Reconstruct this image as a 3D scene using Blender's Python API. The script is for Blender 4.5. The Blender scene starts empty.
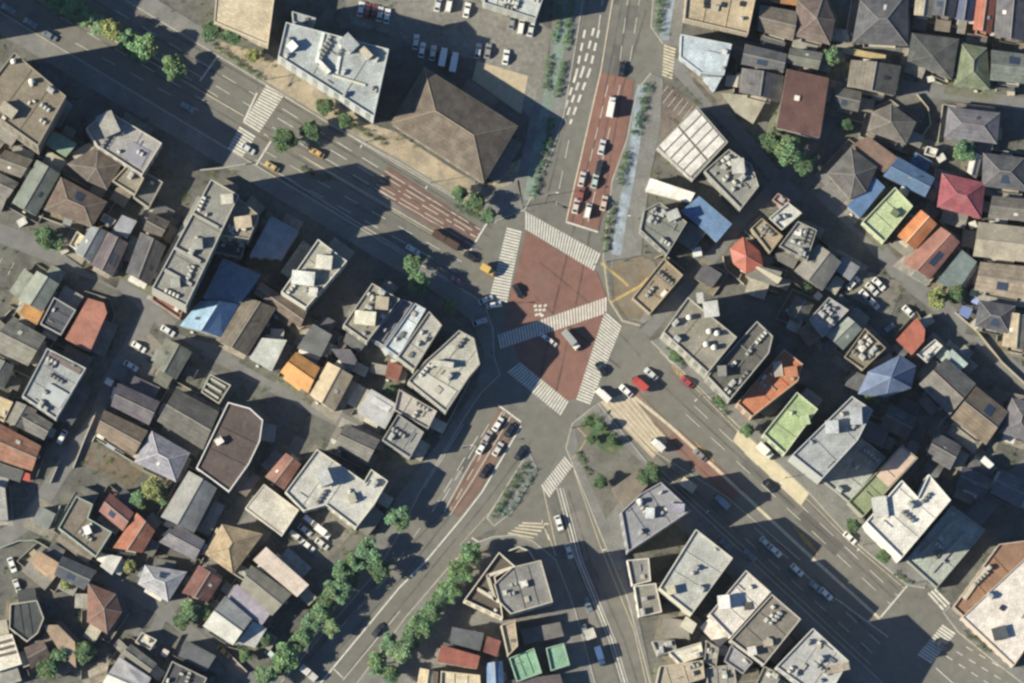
import bpy, bmesh, math, random
from mathutils import Vector, Matrix
random.seed(7)
R = math.radians
scene = bpy.context.scene
col = scene.collection
# ---------------------------------------------------------------- survey frame
S = 0.32                       # metres on the ground per survey unit
D, CX, CY = 3000.0, -100.0, -290.0   # the survey aircraft: height and ground position
def P(u, v, h=0.0):
    x, y = (u - 512) * S, (341.5 - v) * S
    k = (D - h) / D
    return Vector((CX + (x - CX) * k, CY + (y - CY) * k))
def pts(s, h=0.0):
    return [P(*map(float, q.split(',')), h) for q in s.split()]
def area(p):
    return sum(p[i].x * p[i-1].y * -1 + p[i-1].x * p[i].y for i in range(len(p))) / 2
def ccw(p):
    return p if area(p) > 0 else p[::-1]
GAIN = 1.45
def lin(hexs, gain=GAIN):
    out = []
    for i in (0, 2, 4):
        c = int(hexs[i:i+2], 16) / 255
        c = c / 12.92 if c <= .04045 else ((c + .055) / 1.055) ** 2.4
        out.append(min(.8, c / gain))
    g = sum(out) / 3
    return [q*.78 + g*.22 for q in out]
# ---------------------------------------------------------------- materials
_m = {}
def mat(kind, hexs, rough=.85):
    key = (kind, hexs)
    if key in _m: return _m[key]
    m = bpy.data.materials.new('%s_%s' % (kind, hexs)); _m[key] = m
    m.use_nodes = True
    nt = m.node_tree; N = nt.nodes; L = nt.links
    b = N['Principled BSDF']; b.inputs['Roughness'].default_value = rough
    c = [min(.8, q * {'flat': 1.14, 'tile': 1.05, 'metal': 1.06}.get(kind, 1)) for q in lin(hexs)]
    tc = N.new('ShaderNodeTexCoord'); oi = N.new('ShaderNodeObjectInfo')
    add = N.new('ShaderNodeVectorMath'); add.operation = 'ADD'
    sc_ = N.new('ShaderNodeVectorMath'); sc_.operation = 'SCALE'; sc_.inputs['Scale'].default_value = 90
    comb = N.new('ShaderNodeCombineXYZ')
    L.new(oi.outputs['Random'], comb.inputs[0]); L.new(oi.outputs['Random'], comb.inputs[1])
    L.new(comb.outputs[0], sc_.inputs[0]); L.new(tc.outputs['Object'], add.inputs[0]); L.new(sc_.outputs[0], add.inputs[1])
    def noise(scale, detail=4, vec=None, lo=.3, hi=.7, a=0, z=1, rough_=.6):
        n = N.new('ShaderNodeTexNoise'); n.inputs['Scale'].default_value = scale
        n.inputs['Detail'].default_value = detail; n.inputs['Roughness'].default_value = rough_
        L.new(vec or add.outputs[0], n.inputs['Vector'])
        r = N.new('ShaderNodeMapRange'); r.inputs[1].default_value = lo; r.inputs[2].default_value = hi
        r.inputs[3].default_value = a; r.inputs[4].default_value = z
        L.new(n.outputs['Fac'], r.inputs[0]); return r.outputs[0]
    def mul(x, y):
        q = N.new('ShaderNodeMath'); q.operation = 'MULTIPLY'; L.new(x, q.inputs[0])
        if isinstance(y, (int, float)): q.inputs[1].default_value = y
        else: L.new(y, q.inputs[1])
        return q.outputs[0]
    def band(axis, period, a, width=.5):   # a soft line every `period` metres along a local axis
        sx = N.new('ShaderNodeSeparateXYZ'); L.new(tc.outputs['Object'], sx.inputs[0])
        q = N.new('ShaderNodeMath'); q.operation = 'DIVIDE'; q.inputs[1].default_value = period
        L.new(sx.outputs[axis], q.inputs[0])
        f = N.new('ShaderNodeMath'); f.operation = 'FRACT'; L.new(q.outputs[0], f.inputs[0])
        r = N.new('ShaderNodeMapRange'); r.inputs[1].default_value = 0; r.inputs[2].default_value = width
        r.inputs[3].default_value = a; r.inputs[4].default_value = 1
        L.new(f.outputs[0], r.inputs[0]); return r.outputs[0]
    tint = None
    if kind == 'tile':
        v = mul(noise(.35, 6, a=.62, z=1.28), noise(1.6, 4, a=.78, z=1.18))
        v = mul(v, band(2, .5, .78)); tint = (.30, .27, .22, noise(.22, 3, lo=.52, hi=.75, a=0, z=.4))
    elif kind == 'metal':
        v = mul(noise(.25, 5, a=.70, z=1.2), noise(1.2, 5, a=.82, z=1.14)); v = mul(v, band(0, .9, .78, .3))
        tint = (.33, .24, .16, noise(.4, 5, lo=.56, hi=.78, a=0, z=.35)); b.inputs['Roughness'].default_value = .6
    elif kind == 'flat':
        v = mul(noise(.18, 5, a=.72, z=1.2), noise(1.1, 5, a=.80, z=1.16))
        bk = N.new('ShaderNodeTexBrick'); bk.inputs['Scale'].default_value = .34
        bk.inputs['Color1'].default_value = (1, 1, 1, 1); bk.inputs['Color2'].default_value = (.84, .84, .84, 1)
        bk.inputs['Mortar'].default_value = (.66, .66, .66, 1); bk.inputs['Mortar Size'].default_value = .03
        L.new(tc.outputs['Object'], bk.inputs['Vector'])
        v = mul(v, bk.outputs['Color'])
        tint = (.12, .115, .10, noise(.33, 6, lo=.52, hi=.72, a=0, z=.5))
    elif kind == 'wall':
        v = mul(noise(.5, 4, a=.85, z=1.1), noise(3, 3, a=.93, z=1.05))
    elif kind == 'ground':
        v = mul(noise(.07, 6, a=.66, z=1.3), noise(.7, 6, a=.68, z=1.3))
        tint = (.12, .118, .10, noise(.13, 6, lo=.5, hi=.66, a=0, z=.75))
    elif kind == 'asphalt':
        v = mul(noise(.035, 4, a=.88, z=1.1), noise(.35, 6, a=.84, z=1.14)); v = mul(v, noise(3, 3, a=.88, z=1.1))
        tint = (.13, .12, .10, noise(.11, 6, lo=.55, hi=.75, a=0, z=.45))
    elif kind == 'paving':
        v = mul(noise(.16, 5, a=.7, z=1.2), noise(1.2, 5, a=.78, z=1.18))
        tint = (.125, .122, .105, noise(.25, 6, lo=.48, hi=.66, a=0, z=.8))
    elif kind == 'paint':                  # worn road paint
        v = mul(noise(.5, 6, a=.78, z=1.1), noise(2.5, 4, a=.82, z=1.1))
        tint = (.1, .098, .09, noise(.9, 6, lo=.58, hi=.74, a=0, z=.7))
    elif kind == 'track':
        v = noise(.3, 5, a=.85, z=1.15)
    elif kind == 'leaf':
        v = mul(noise(.55, 4, a=.35, z=1.5), noise(3.0, 3, a=.6, z=1.3))
        tint = (.14, .14, .035, noise(.3, 3, vec=None, lo=.45, hi=.7, a=0, z=.45))
    elif kind == 'grass':
        v = mul(noise(.3, 6, a=.6, z=1.3), noise(2, 5, a=.7, z=1.25))
        tint = (.15, .12, .07, noise(.35, 6, lo=.45, hi=.65, a=0, z=.8))
    else:                                  # body paint, glass, small fittings
        v = noise(1.5, 3, a=.92, z=1.06)
    mx = N.new('ShaderNodeMixRGB'); mx.blend_type = 'MULTIPLY'; mx.inputs[0].default_value = 1
    mx.inputs[1].default_value = (*c, 1); L.new(v, mx.inputs[2])
    out = mx.outputs[0]
    if tint:
        t = N.new('ShaderNodeMixRGB'); L.new(tint[3], t.inputs[0]); L.new(out, t.inputs[1])
        t.inputs[2].default_value = (*tint[:3], 1)
        if kind in ('tile', 'metal', 'flat'):   # dirt takes on something of the roof's own tone
            t.inputs[2].default_value = tuple(.5 * q + .5 * z for q, z in zip(tint[:3], c)) + (1,)
        out = t.outputs[0]
    L.new(out, b.inputs['Base Color'])
    if kind == 'track':                    # rubber and oil only where traffic has worn it in: patchy, thin
        tr = N.new('ShaderNodeBsdfTransparent'); ms = N.new('ShaderNodeMixShader'); L.new(mul(noise(.12, 6, lo=.35, hi=.7, a=.05, z=1), noise(1.5, 4, a=.35, z=.75)), ms.inputs[0])
        L.new(tr.outputs[0], ms.inputs[1]); L.new(b.outputs[0], ms.inputs[2]); L.new(ms.outputs[0], N['Material Output'].inputs['Surface'])
    if kind == 'gloss': b.inputs['Roughness'].default_value = .25; b.inputs['Coat Weight'].default_value = .6
    if kind == 'glass': b.inputs['Roughness'].default_value = .12; b.inputs['Specular IOR Level'].default_value = .8
    return m
# ---------------------------------------------------------------- mesh builder
class MB:
    def __init__(s): s.v = []; s.f = []
    def face(s, p):
        i = len(s.v); s.v += [tuple(q) for q in p]; s.f.append(list(range(i, i + len(p))))
    def prism(s, poly, z0, z1, top=True, bottom=False):
        n = len(poly); i = len(s.v)
        s.v += [(q[0], q[1], z0) for q in poly] + [(q[0], q[1], z1) for q in poly]
        for k in range(n): s.f.append([i + k, i + (k+1) % n, i + n + (k+1) % n, i + n + k])
        if top: s.f.append([i + n + k for k in range(n)])
        if bottom: s.f.append([i + k for k in range(n)][::-1])
    def ring(s, outer, inner, z0, z1):
        n = len(outer); i = len(s.v)
        for p, z in ((outer, z0), (outer, z1), (inner, z1), (inner, z0)): s.v += [(q[0], q[1], z) for q in p]
        for k in range(n):
            j = (k + 1) % n
            for a in range(3):
                s.f.append([i + a*n + k, i + a*n + j, i + (a+1)*n + j, i + (a+1)*n + k])
    def box(s, c, d, rot=0):
        hx, hy, hz = d[0]/2, d[1]/2, d[2]/2; cs, sn = math.cos(rot), math.sin(rot)
        p = [(c[0] + x*cs - y*sn, c[1] + x*sn + y*cs) for x, y in ((-hx,-hy),(hx,-hy),(hx,hy),(-hx,hy))]
        s.prism(p, c[2] - hz, c[2] + hz, bottom=True)
    def tube(s, a, b, r0, r1, n=7, cap=True):
        a, b = Vector(a), Vector(b); d = (b - a).normalized()
        x = d.orthogonal().normalized(); y = d.cross(x); i = len(s.v)
        for q, r in ((a, r0), (b, r1)):
            for k in range(n):
                t = 2*math.pi*k/n; s.v.append(tuple(q + r*(x*math.cos(t) + y*math.sin(t))))
        for k in range(n): s.f.append([i + k, i + (k+1) % n, i + n + (k+1) % n, i + n + k])
        if cap: s.f.append([i + n + k for k in range(n)]); s.f.append([i + k for k in range(n)][::-1])
    def slab(s, quad, t):                   # a sloping sheet with thickness
        up = (Vector(quad[1]) - Vector(quad[0])).cross(Vector(quad[2]) - Vector(quad[0])).normalized() * t
        if up.z < 0: up = -up
        lo = [Vector(q) for q in quad]; hi = [q + up for q in lo]; n = len(quad)
        s.face(hi); s.face(lo[::-1])
        for k in range(n): s.face([lo[k], lo[(k+1) % n], hi[(k+1) % n], hi[k]])
    def mesh(s, name, m):
        me = bpy.data.meshes.new(name); me.from_pydata(s.v, [], s.f)
        me.materials.append(m); me.update(); return me
    def build(s, name, m, parent=None, fix=True):
        me = s.mesh(name, m)
        if fix:
            bm = bmesh.new(); bm.from_mesh(me); bmesh.ops.recalc_face_normals(bm, faces=bm.faces); bm.to_mesh(me); bm.free()
        return link(name, me, parent)
def link(name, me, parent=None):
    o = bpy.data.objects.new(name, me); col.objects.link(o)
    if parent: o.parent = parent
    return o
def thing(name, label, cat, loc=(0, 0, 0), rz=0, group=None):
    o = bpy.data.objects.new(name, None); col.objects.link(o)
    o.location = loc; o.rotation_euler = (0, 0, rz); o.empty_display_size = .5
    return tag(o, label, cat, group)
def tag(o, label, cat, group=None):
    o['label'] = label; o['category'] = cat
    if group: o['group'] = group
    return o
def struct(name, mb, m, kind='structure'):
    o = mb.build(name, m); o['kind'] = kind; return o
def inset(poly, d):
    n = len(poly); out = []
    for i in range(n):
        a, b, c = (Vector(poly[(i + k) % n][:2]) for k in (-1, 0, 1))
        e1 = (b - a).normalized(); e2 = (c - b).normalized()
        n1 = Vector((-e1.y, e1.x)); n2 = Vector((-e2.y, e2.x))
        m = (n1 + n2); m = m / max(.35, m.length_squared / 2) if m.length_squared > .2 else n1
        out.append(b + m * d)
    return out
# ---------------------------------------------------------------- buildings
def inside(p, poly):
    c = False
    for i in range(len(poly)):
        a, b = poly[i], poly[i-1]
        if (a[1] > p[1]) != (b[1] > p[1]) and p[0] < (b[0]-a[0])*(p[1]-a[1])/(b[1]-a[1]) + a[0]: c = not c
    return c
_shared = {}
def shared(key, fn):
    if key not in _shared: _shared[key] = fn()
    return _shared[key]
def win_mesh(w, h):
    def f():
        mb = MB(); mb.box((0, 0, 0), (w, .10, h)); return mb.mesh('window', mat('glass', '3c444c'))
    return shared(('win', w, h), f)
def frame_mesh(w, h):
    def f():
        mb = MB()
        for c, d in (((0,0,h/2+.05),(w+.2,.14,.1)), ((0,0,-h/2-.05),(w+.2,.2,.1)), ((-w/2-.05,0,0),(.1,.14,h)), ((w/2+.05,0,0),(.1,.14,h)), ((0,0,0),(.07,.13,h))):
            mb.box(c, d)
        return mb.mesh('frame', mat('plain', 'b4b2aa'))
    return shared(('frm', w, h), f)
def ac_mesh(k):
    def f():
        mb = MB(); mb.box((0, 0, .55), (1.1, .8, .9)); mb.box((-.35, 0, .05), (.1, .8, .1)); mb.box((.35, 0, .05), (.1, .8, .1))
        mb.tube((0, 0, 1.0), (0, 0, 1.06), .34, .34, 10); return mb.mesh('ac_unit', mat('plain', k))
    return shared(('ac', k), f)
def mach_mesh():
    def f():
        mb = MB(); mb.box((0, 0, .9), (2.2, 1.4, 1.5)); mb.box((0, 0, .08), (2.4, 1.6, .12))
        for x in (-.55, .55): mb.tube((x, 0, 1.65), (x, 0, 1.78), .45, .45, 12)
        return mb.mesh('cooling_machine', mat('plain', 'b4b4ae'))
    return shared('mach', f)
def tank_mesh():
    def f():
        mb = MB(); mb.tube((0, 0, .3), (0, 0, 1.9), .85, .85, 14); mb.tube((0, 0, 1.9), (0, 0, 2.2), .85, .25, 14)
        for x, y in ((.5,.5),(-.5,.5),(.5,-.5),(-.5,-.5)): mb.box((x, y, .15), (.16, .16, .3))
        return mb.mesh('water_tank', mat('plain', 'e8e4d6'))
    return shared('tank', f)
ROOFS = []; BLD = []          # base outlines of everything built, for keeping yard plants off the roofs
def B(kind, outline, h, roofc, wallc, label, cat='house', name=None, surf=None, pent='', tank='', ac=None, par=None,
      ax=None, win=True, cap=True, pitch=22, ph=.7, extra=None, sky='', strips=None):
    rnd = random.Random(label)
    wp = ccw(pts(outline, h)); n = len(wp)
    c = sum((q for q in wp), Vector((0, 0))) / n
    edges = [(wp[(i+1) % n] - wp[i]) for i in range(n)]
    if n == 4 and ax is not None:
        src = pts(outline, h); d = src[1] - src[0] if ax == 0 else src[2] - src[1]
        i0 = max(range(4), key=lambda i: abs(edges[i].normalized().dot(d.normalized())))
    elif n == 4:
        i0 = 0 if edges[0].length + edges[2].length >= edges[1].length + edges[3].length else 1
    else: i0 = max(range(n), key=lambda i: edges[i].length)
    ang = math.atan2(edges[i0].y, edges[i0].x)
    cs, sn = math.cos(-ang), math.sin(-ang)
    lp = [Vector(((q - c).x*cs - (q - c).y*sn, (q - c).x*sn + (q - c).y*cs)) for q in wp]
    lp = lp[i0:] + lp[:i0]
    ROOFS.append(wp); BLD.append([label, kind, cat, None])
    name = name or {'house': 'house', 'apartments': 'apartment_building', 'office': 'office_building', 'shop': 'shop_building', 'shed': 'shed'}.get(cat, 'building')
    t = thing(name, label, cat, (c.x, c.y, 0), ang)
    surf = surf or {'F': 'flat', 'S': 'metal', 'G': 'tile', 'H': 'tile'}[kind]
    rm, wm = mat(surf, roofc), mat('wall', wallc)
    if kind == 'F':
        zr = h - ph; wpoly = inset(lp, .04)
        w = MB(); w.prism(wpoly, 0, zr, top=False); w.build('wall', wm, t)
        r = MB(); r.prism(inset(lp, .2), zr - .15, zr); r.build('roof', rm, t)
        p = MB(); p.ring(lp, inset(lp, .32), zr - .25, h); p.build('parapet', mat('wall', par or wallc), t)
        if h > 9:                           # floor bands that stand a little proud of the wall
            for k in range(1, int(h // 3.2)):
                q = MB(); q.ring(inset(lp, -.06), inset(lp, .2), k*3.2 - .1, k*3.2 + .14); q.build('floor_band', mat('wall', par or wallc), t)
        ztop = zr
    elif kind == 'S':
        ymin = min(q.y for q in lp); wpoly = inset(lp, .3); sl = .05
        zf = lambda q: h - .2 + sl*(q[1] - ymin)
        w = MB(); m_ = len(wpoly)
        for k in range(m_):
            a, b = wpoly[k], wpoly[(k+1) % m_]
            w.face([(a.x, a.y, 0), (b.x, b.y, 0), (b.x, b.y, zf(b)), (a.x, a.y, zf(a))])
        w.build('wall', wm, t)
        r = MB(); i = 0; m_ = len(lp)
        lo = [(q.x, q.y, zf(q) + .01) for q in lp]; hi = [(q.x, q.y, zf(q) + .2) for q in lp]
        r.face(hi); r.face(lo[::-1])
        for k in range(m_): r.face([lo[k], lo[(k+1) % m_], hi[(k+1) % m_], hi[k]])
        r.build('roof', rm, t); ztop = h
        if cap:
            g = MB(); g.ring(inset(lp, -.06), inset(lp, .14), h - .32, h - .12) if False else None
    else:
        wpoly = inset(lp, .45); tp = math.tan(R(pitch))
        if n == 4:
            A, Bq, Cq, Dq = lp
            wid = ((A - Dq).length + (Bq - Cq).length) / 2; ln = ((A - Bq).length + (Cq - Dq).length) / 2
            rise = wid / 2 * tp
            m0, m1 = (A + Dq) / 2, (Bq + Cq) / 2
            if kind == 'H':
                f = min(wid / 2 / ln, .42); m0, m1 = m0.lerp(m1, f), m1.lerp(m0, f)
            e = lambda q: (q.x, q.y, h); r0 = (m0.x, m0.y, h + rise); r1 = (m1.x, m1.y, h + rise)
            r = MB(); th = .16
            r.slab([e(A), e(Bq), r1, r0], th); r.slab([e(Cq), e(Dq), r0, r1], th)
            if kind == 'H': r.slab([e(Dq), e(A), r0], th); r.slab([e(Bq), e(Cq), r1], th)
            r.build('roof', rm, t)
            w = MB(); a, b, c_, d = wpoly; zt = h + .45*tp - .12
            w0, w1 = (a + d) / 2, (b + c_) / 2
            V3 = lambda q, z: (q.x, q.y, z)
            w.face([V3(a, 0), V3(b, 0), V3(b, zt), V3(a, zt)]); w.face([V3(c_, 0), V3(d, 0), V3(d, zt), V3(c_, zt)])
            if kind == 'G':
                za = h + rise - .1
                w.face([V3(b, 0), V3(c_, 0), V3(c_, zt), V3(w1, za), V3(b, zt)]); w.face([V3(d, 0), V3(a, 0), V3(a, zt), V3(w0, za), V3(d, zt)])
            else:
                w.face([V3(b, 0), V3(c_, 0), V3(c_, zt), V3(b, zt)]); w.face([V3(d, 0), V3(a, 0), V3(a, zt), V3(d, zt)])
            w.build('wall', wm, t)
            k = MB(); lift = Vector((0, 0, th + .02))
            k.tube(Vector(r0) + lift, Vector(r1) + lift, .17, .17, 6)
            if kind == 'H':
                for q, rr in ((A, r0), (Dq, r0), (Bq, r1), (Cq, r1)): k.tube(Vector(e(q)) + lift, Vector(rr) + lift, .12, .12, 6)
            if cap: k.build('ridge_cap', mat('wall', cap if isinstance(cap, str) else '8f8a80'), t)
        else:
            ap = sum((q for q in lp), Vector((0, 0))) / n
            rise = min((q - ap).length for q in lp) * tp; r = MB(); k = MB()
            for i in range(n):
                a, b = lp[i], lp[(i+1) % n]
                r.slab([(a.x, a.y, h), (b.x, b.y, h), (ap.x, ap.y, h + rise)], .16)
                k.tube((a.x, a.y, h + .16), (ap.x, ap.y, h + rise + .16), .12, .12, 6)
            r.build('roof', rm, t); k.build('ridge_cap', mat('wall', cap if isinstance(cap, str) else '8f8a80'), t)
            w = MB(); w.prism(wpoly, 0, h + .45*tp - .15, top=False); w.build('wall', wm, t)
        ztop = h
    # windows on the walls that look south or west
    if win:
        st = max(1, int((h - .6) / 3.0)); left = 60; doored = False
        m_ = len(wpoly)
        for i in range(m_):
            a, b = wpoly[i], wpoly[(i+1) % m_]; ln = (b - a).length
            if ln < 2.6: continue
            nrm = Vector(((b - a).y, -(b - a).x)).normalized(); wa = math.atan2(nrm.y, nrm.x) + ang
            if not (math.sin(wa) < -.25 or math.cos(wa) < -.5): continue
            nb = max(1, min(9, int(ln / 2.9))); ra = math.atan2((b - a).y, (b - a).x)
            big = h > 9
            for s in range(st):
                for k in range(nb):
                    if left <= 0: continue
                    pos = a.lerp(b, (k + .5) / nb); ww, hh = ((1.8, 1.4) if big else rnd.choice(((1.6, 1.2), (1.2, 1.1), (.8, 1.0))))
                    if s == 0 and not doored and k == nb // 2:
                        dm = MB(); dm.box((0, 0, 0), (1.0, .12, 2.05)); o = dm.build('door', mat('wall', '6b5a48'), t, fix=False)
                        o.location = (pos.x, pos.y, 1.05); o.rotation_euler = (0, 0, ra); doored = True; continue
                    z = 1.6 + s * (3.2 if big else 2.8)
                    if z + .8 > h: continue
                    o = link('window', win_mesh(ww, hh), t); o.location = (pos.x, pos.y, z); o.rotation_euler = (0, 0, ra)
                    if not big or left > 40:
                        fr = link('frame', frame_mesh(ww, hh), o)
                    left -= 1
    BLD[-1][3] = (t, wpoly, c, ang, roofc, wallc)
    def local(u, v, hh):
        q = P(u, v, hh) - c; return Vector((q.x*cs - q.y*sn, q.x*sn + q.y*cs))
    # rooftop fittings
    if kind == 'F':
        keep = inset(lp, .9)
        for it in pent.split(';'):
            if not it: continue
            f = it.split(','); u, v, w_, d_, hh = map(float, f[:5]); cc = f[5] if len(f) > 5 else wallc
            q = local(u, v, zr + hh); rr = R(float(f[6])) if len(f) > 6 else 0
            m1 = MB(); m1.box((0, 0, hh/2 - .05), (w_*S, d_*S, hh + .1)); o = m1.build('penthouse', mat('wall', wallc), t)
            o.location = (q.x, q.y, zr); o.rotation_euler = (0, 0, rr)
            m2 = MB(); m2.box((0, 0, hh + .08), (w_*S + .3, d_*S + .3, .16)); m2.build('penthouse_roof', mat('flat', cc), o)
            m3 = MB(); m3.box((-w_*S/2 + .7, -d_*S/2, 1.0), (.9, .1, 1.9)); m3.build('door', mat('plain', '6c6a66'), o)
        for it in tank.split():
            u, v = map(float, it.split(',')); q = local(u, v, zr + 2)
            o = link('water_tank', tank_mesh(), t); o.location = (q.x, q.y, zr)
        for it in sky.split():
            u, v = map(float, it.split(',')); q = local(u, v, zr)
            m1 = MB(); m1.box((0, 0, .25), (1.5, 1.5, .5)); o = m1.build('roof_hatch', mat('glass', '33363c'), t); o.location = (q.x, q.y, zr)
        ar = area(wp); na = ac if ac is not None else min(9, int(ar / 38))
        xs = [q.x for q in lp]; ys = [q.y for q in lp]; got = 0; tries = 0; rows = []
        while got < na and tries < 200:
            tries += 1
            q = (rnd.uniform(min(xs), max(xs)), rnd.uniform(min(ys), max(ys)))
            if not inside(q, keep): continue
            pick = rnd.random()
            if pick < .3:                   # a row of outdoor units along the deck
                kx = rnd.random() < .5; cc = rnd.choice(('d6d2c4', 'c4c2b8', 'a8a8a2', '84847e'))
                for j in range(rnd.randint(2, 5)):
                    e_ = (q[0] + j*1.35*kx, q[1] + j*1.35*(not kx))
                    if not inside(e_, keep): break
                    o = link('ac_unit', ac_mesh(cc), t); o.location = (e_[0], e_[1], zr); o.rotation_euler = (0, 0, 0 if not kx else math.pi/2)
            elif pick < .4:
                o = link('cooling_machine', mach_mesh(), t); o.location = (q[0], q[1], zr); o.rotation_euler = (0, 0, rnd.choice((0, math.pi/2)))
            elif pick < .48:
                m1 = MB(); a_, b_ = rnd.uniform(.8, 2.2), rnd.uniform(.8, 2.2); m1.box((0, 0, .2), (a_, b_, .5)); m1.box((0, 0, .5), (a_ + .2, b_ + .2, .1)); o = m1.build('roof_hatch', mat('plain', rnd.choice(('e0dccf', '6a6a66', 'b0a894'))), t); o.location = (q[0], q[1], zr)
            elif pick < .76:
                o = link('ac_unit', ac_mesh(rnd.choice(('d6d2c4', 'c4c2b8', 'a8a8a2'))), t)
                o.location = (q[0], q[1], zr); o.rotation_euler = (0, 0, rnd.choice((0, math.pi/2)))
                s_ = rnd.uniform(.7, 1.5); o.scale = (s_, s_*rnd.uniform(.7, 1.3), s_*rnd.uniform(.7, 1.2))
            else:
                m1 = MB(); l_ = rnd.uniform(1.5, 4.5); e_ = (q[0] + l_, q[1]) if rnd.random() < .5 else (q[0], q[1] + l_)
                if not inside(e_, keep): continue
                m1.tube((q[0], q[1], .3), (e_[0], e_[1], .3), .13, .13, 6); m1.box((q[0], q[1], .15), (.2, .2, .3)); m1.box((e_[0], e_[1], .15), (.2, .2, .3))
                o = m1.build('pipe', mat('plain', '96948e'), t); o.location.z = zr
            got += 1
        if ar > 70 and ph > .4:             # a bulkhead ladder of low upstands that break the deck into bays
            i1 = max(range(len(lp)), key=lambda i: (lp[(i+1) % n] - lp[i]).length)
            m1 = MB()
            for f_ in (.34, .68):
                a = inset(lp, .4)[i1].lerp(inset(lp, .4)[(i1+1) % n], f_); d_ = (lp[(i1+1) % n] - lp[i1]).normalized(); nn = Vector((-d_.y, d_.x))
                e_ = a.copy(); k = 0
                while inside(e_ + nn*.5, inset(lp, .4)) and k < 60: e_ += nn*.5; k += 1
                if k > 2:
                    mid = (a + e_) / 2; m1.box((mid.x, mid.y, zr + .08), (.22, (e_ - a).length, .2), math.atan2(nn.y, nn.x) - math.pi/2)
            if m1.v: m1.build('upstand', mat('flat', roofc), t)
    for it in (strips or []):               # panels laid on a roof: (outline, height above roof, colour, part name)
        o_, dz, cc, nm = it
        q = ccw([local(*map(float, s_.split(',')), h + dz) for s_ in o_.split()])
        m1 = MB(); m1.prism(q, ztop - .05, ztop + .1 + dz, bottom=True); m1.build(nm, mat('metal' if nm == 'roof_panel' else 'wall', cc), t)
    # solar panels, skylights and aerials on some pitched roofs
    if kind in 'GH' and n == 4 and cat == 'house' and h > 5:
        pk = rnd.random(); sgn = rnd.choice((-1, 1)); e0, e1 = (A, Bq) if sgn < 0 else (Cq, Dq)
        def on(fx, fy): # a point on the slope, fx along the eave, fy up the slope
            a = Vector((*e0, h)).lerp(Vector((*e1, h)), fx); rr0, rr1 = (Vector(r0), Vector(r1)) if sgn < 0 else (Vector(r1), Vector(r0))
            return a.lerp(rr0.lerp(rr1, fx), fy) + Vector((0, 0, .19))
        if pk < .22:
            x0_ = rnd.uniform(.25, .4); x1_ = x0_ + rnd.uniform(.2, .35); m1 = MB(); m1.slab([on(x0_, .3), on(x1_, .3), on(x1_, .8), on(x0_, .8)], .07); m1.build('solar_panel', mat('glass', '39465c'), t)
        elif pk < .5:
            x0_ = rnd.uniform(.3, .6); m1 = MB(); m1.slab([on(x0_, .4), on(x0_ + .1, .4), on(x0_ + .1, .62), on(x0_, .62)], .12); m1.build('skylight', mat('plain', rnd.choice(('c9c9c4', '40444a', 'd8d2c2'))), t)
        elif pk < .65:
            q = on(.5, .8); m1 = MB(); m1.tube(q, q + Vector((0, 0, 2.2)), .05, .04, 5)
            for z_ in (1.6, 1.9, 2.2): m1.box((q.x, q.y, q.z + z_), (1.3, .06, .06))
            m1.build('aerial', mat('plain', 'b0b0ac'), t)
    # a carport, porch or terrace roof and machines standing against the walls
    if kind in 'GHS' and cat == 'house' and n == 4 and h > 5:
        for i in range(4):
            a, b = wpoly[i], wpoly[(i+1) % 4]; ln = (b - a).length
            if ln < 3: continue
            nrm = Vector(((b - a).y, -(b - a).x)).normalized(); ra = math.atan2((b - a).y, (b - a).x)
            if rnd.random() < .22:
                wd, dp = min(ln*.6, rnd.uniform(2.4, 4.5)), rnd.uniform(1.6, 2.4); f_ = rnd.uniform(.3, .7); q = a.lerp(b, f_) + nrm*(dp/2 + .03)
                m1 = MB(); m1.box((0, 0, 2.45), (wd, dp, .08))
                for x in (-wd/2 + .1, wd/2 - .1): m1.box((x, -dp/2 + .1, 1.2), (.09, .09, 2.4))
                o = m1.build('porch_roof', mat('plain', rnd.choice(('a7aeb2', 'c9c4b6', '8b8f90', 'd9d4c6', '77807a', 'a89a80'))), t); o.location = (q.x, q.y, 0); o.rotation_euler = (0, 0, ra)
            if rnd.random() < .5:
                q = a.lerp(b, rnd.uniform(.15, .85)) + nrm*.75
                o = link('ac_unit', ac_mesh('d6d2c4'), t); o.location = (q.x, q.y, 0); o.rotation_euler = (0, 0, ra); o.scale = (.9, .8, .9)
    # a low ground floor roof along one or two sides of many houses
    if kind in 'GHS' and cat == 'house' and h > 5 and n == 4:
        for i in rnd.sample(range(4), 2):
            if rnd.random() < .45: continue
            a, b = wpoly[i], wpoly[(i+1) % 4]; ln = (b - a).length
            if ln < 4: continue
            nrm = Vector(((b - a).y, -(b - a).x)).normalized(); dd = rnd.uniform(1.1, 1.9); f0 = rnd.uniform(0, .3); f1 = rnd.uniform(.65, 1)
            p0, p1 = a.lerp(b, f0) + nrm*.02, a.lerp(b, f1) + nrm*.02
            m1 = MB(); m1.slab([(p0.x, p0.y, 3.2), (p1.x, p1.y, 3.2), (*(p1 + nrm*dd), 2.75), (*(p0 + nrm*dd), 2.75)], .12)
            m1.build('lower_roof', mat(rnd.choice(('tile', 'metal')), rnd.choice((roofc, roofc, '8a857b', 'b2aa98', '6e6a66', '9a8f7c', 'c8c2b4'))), t)
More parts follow.
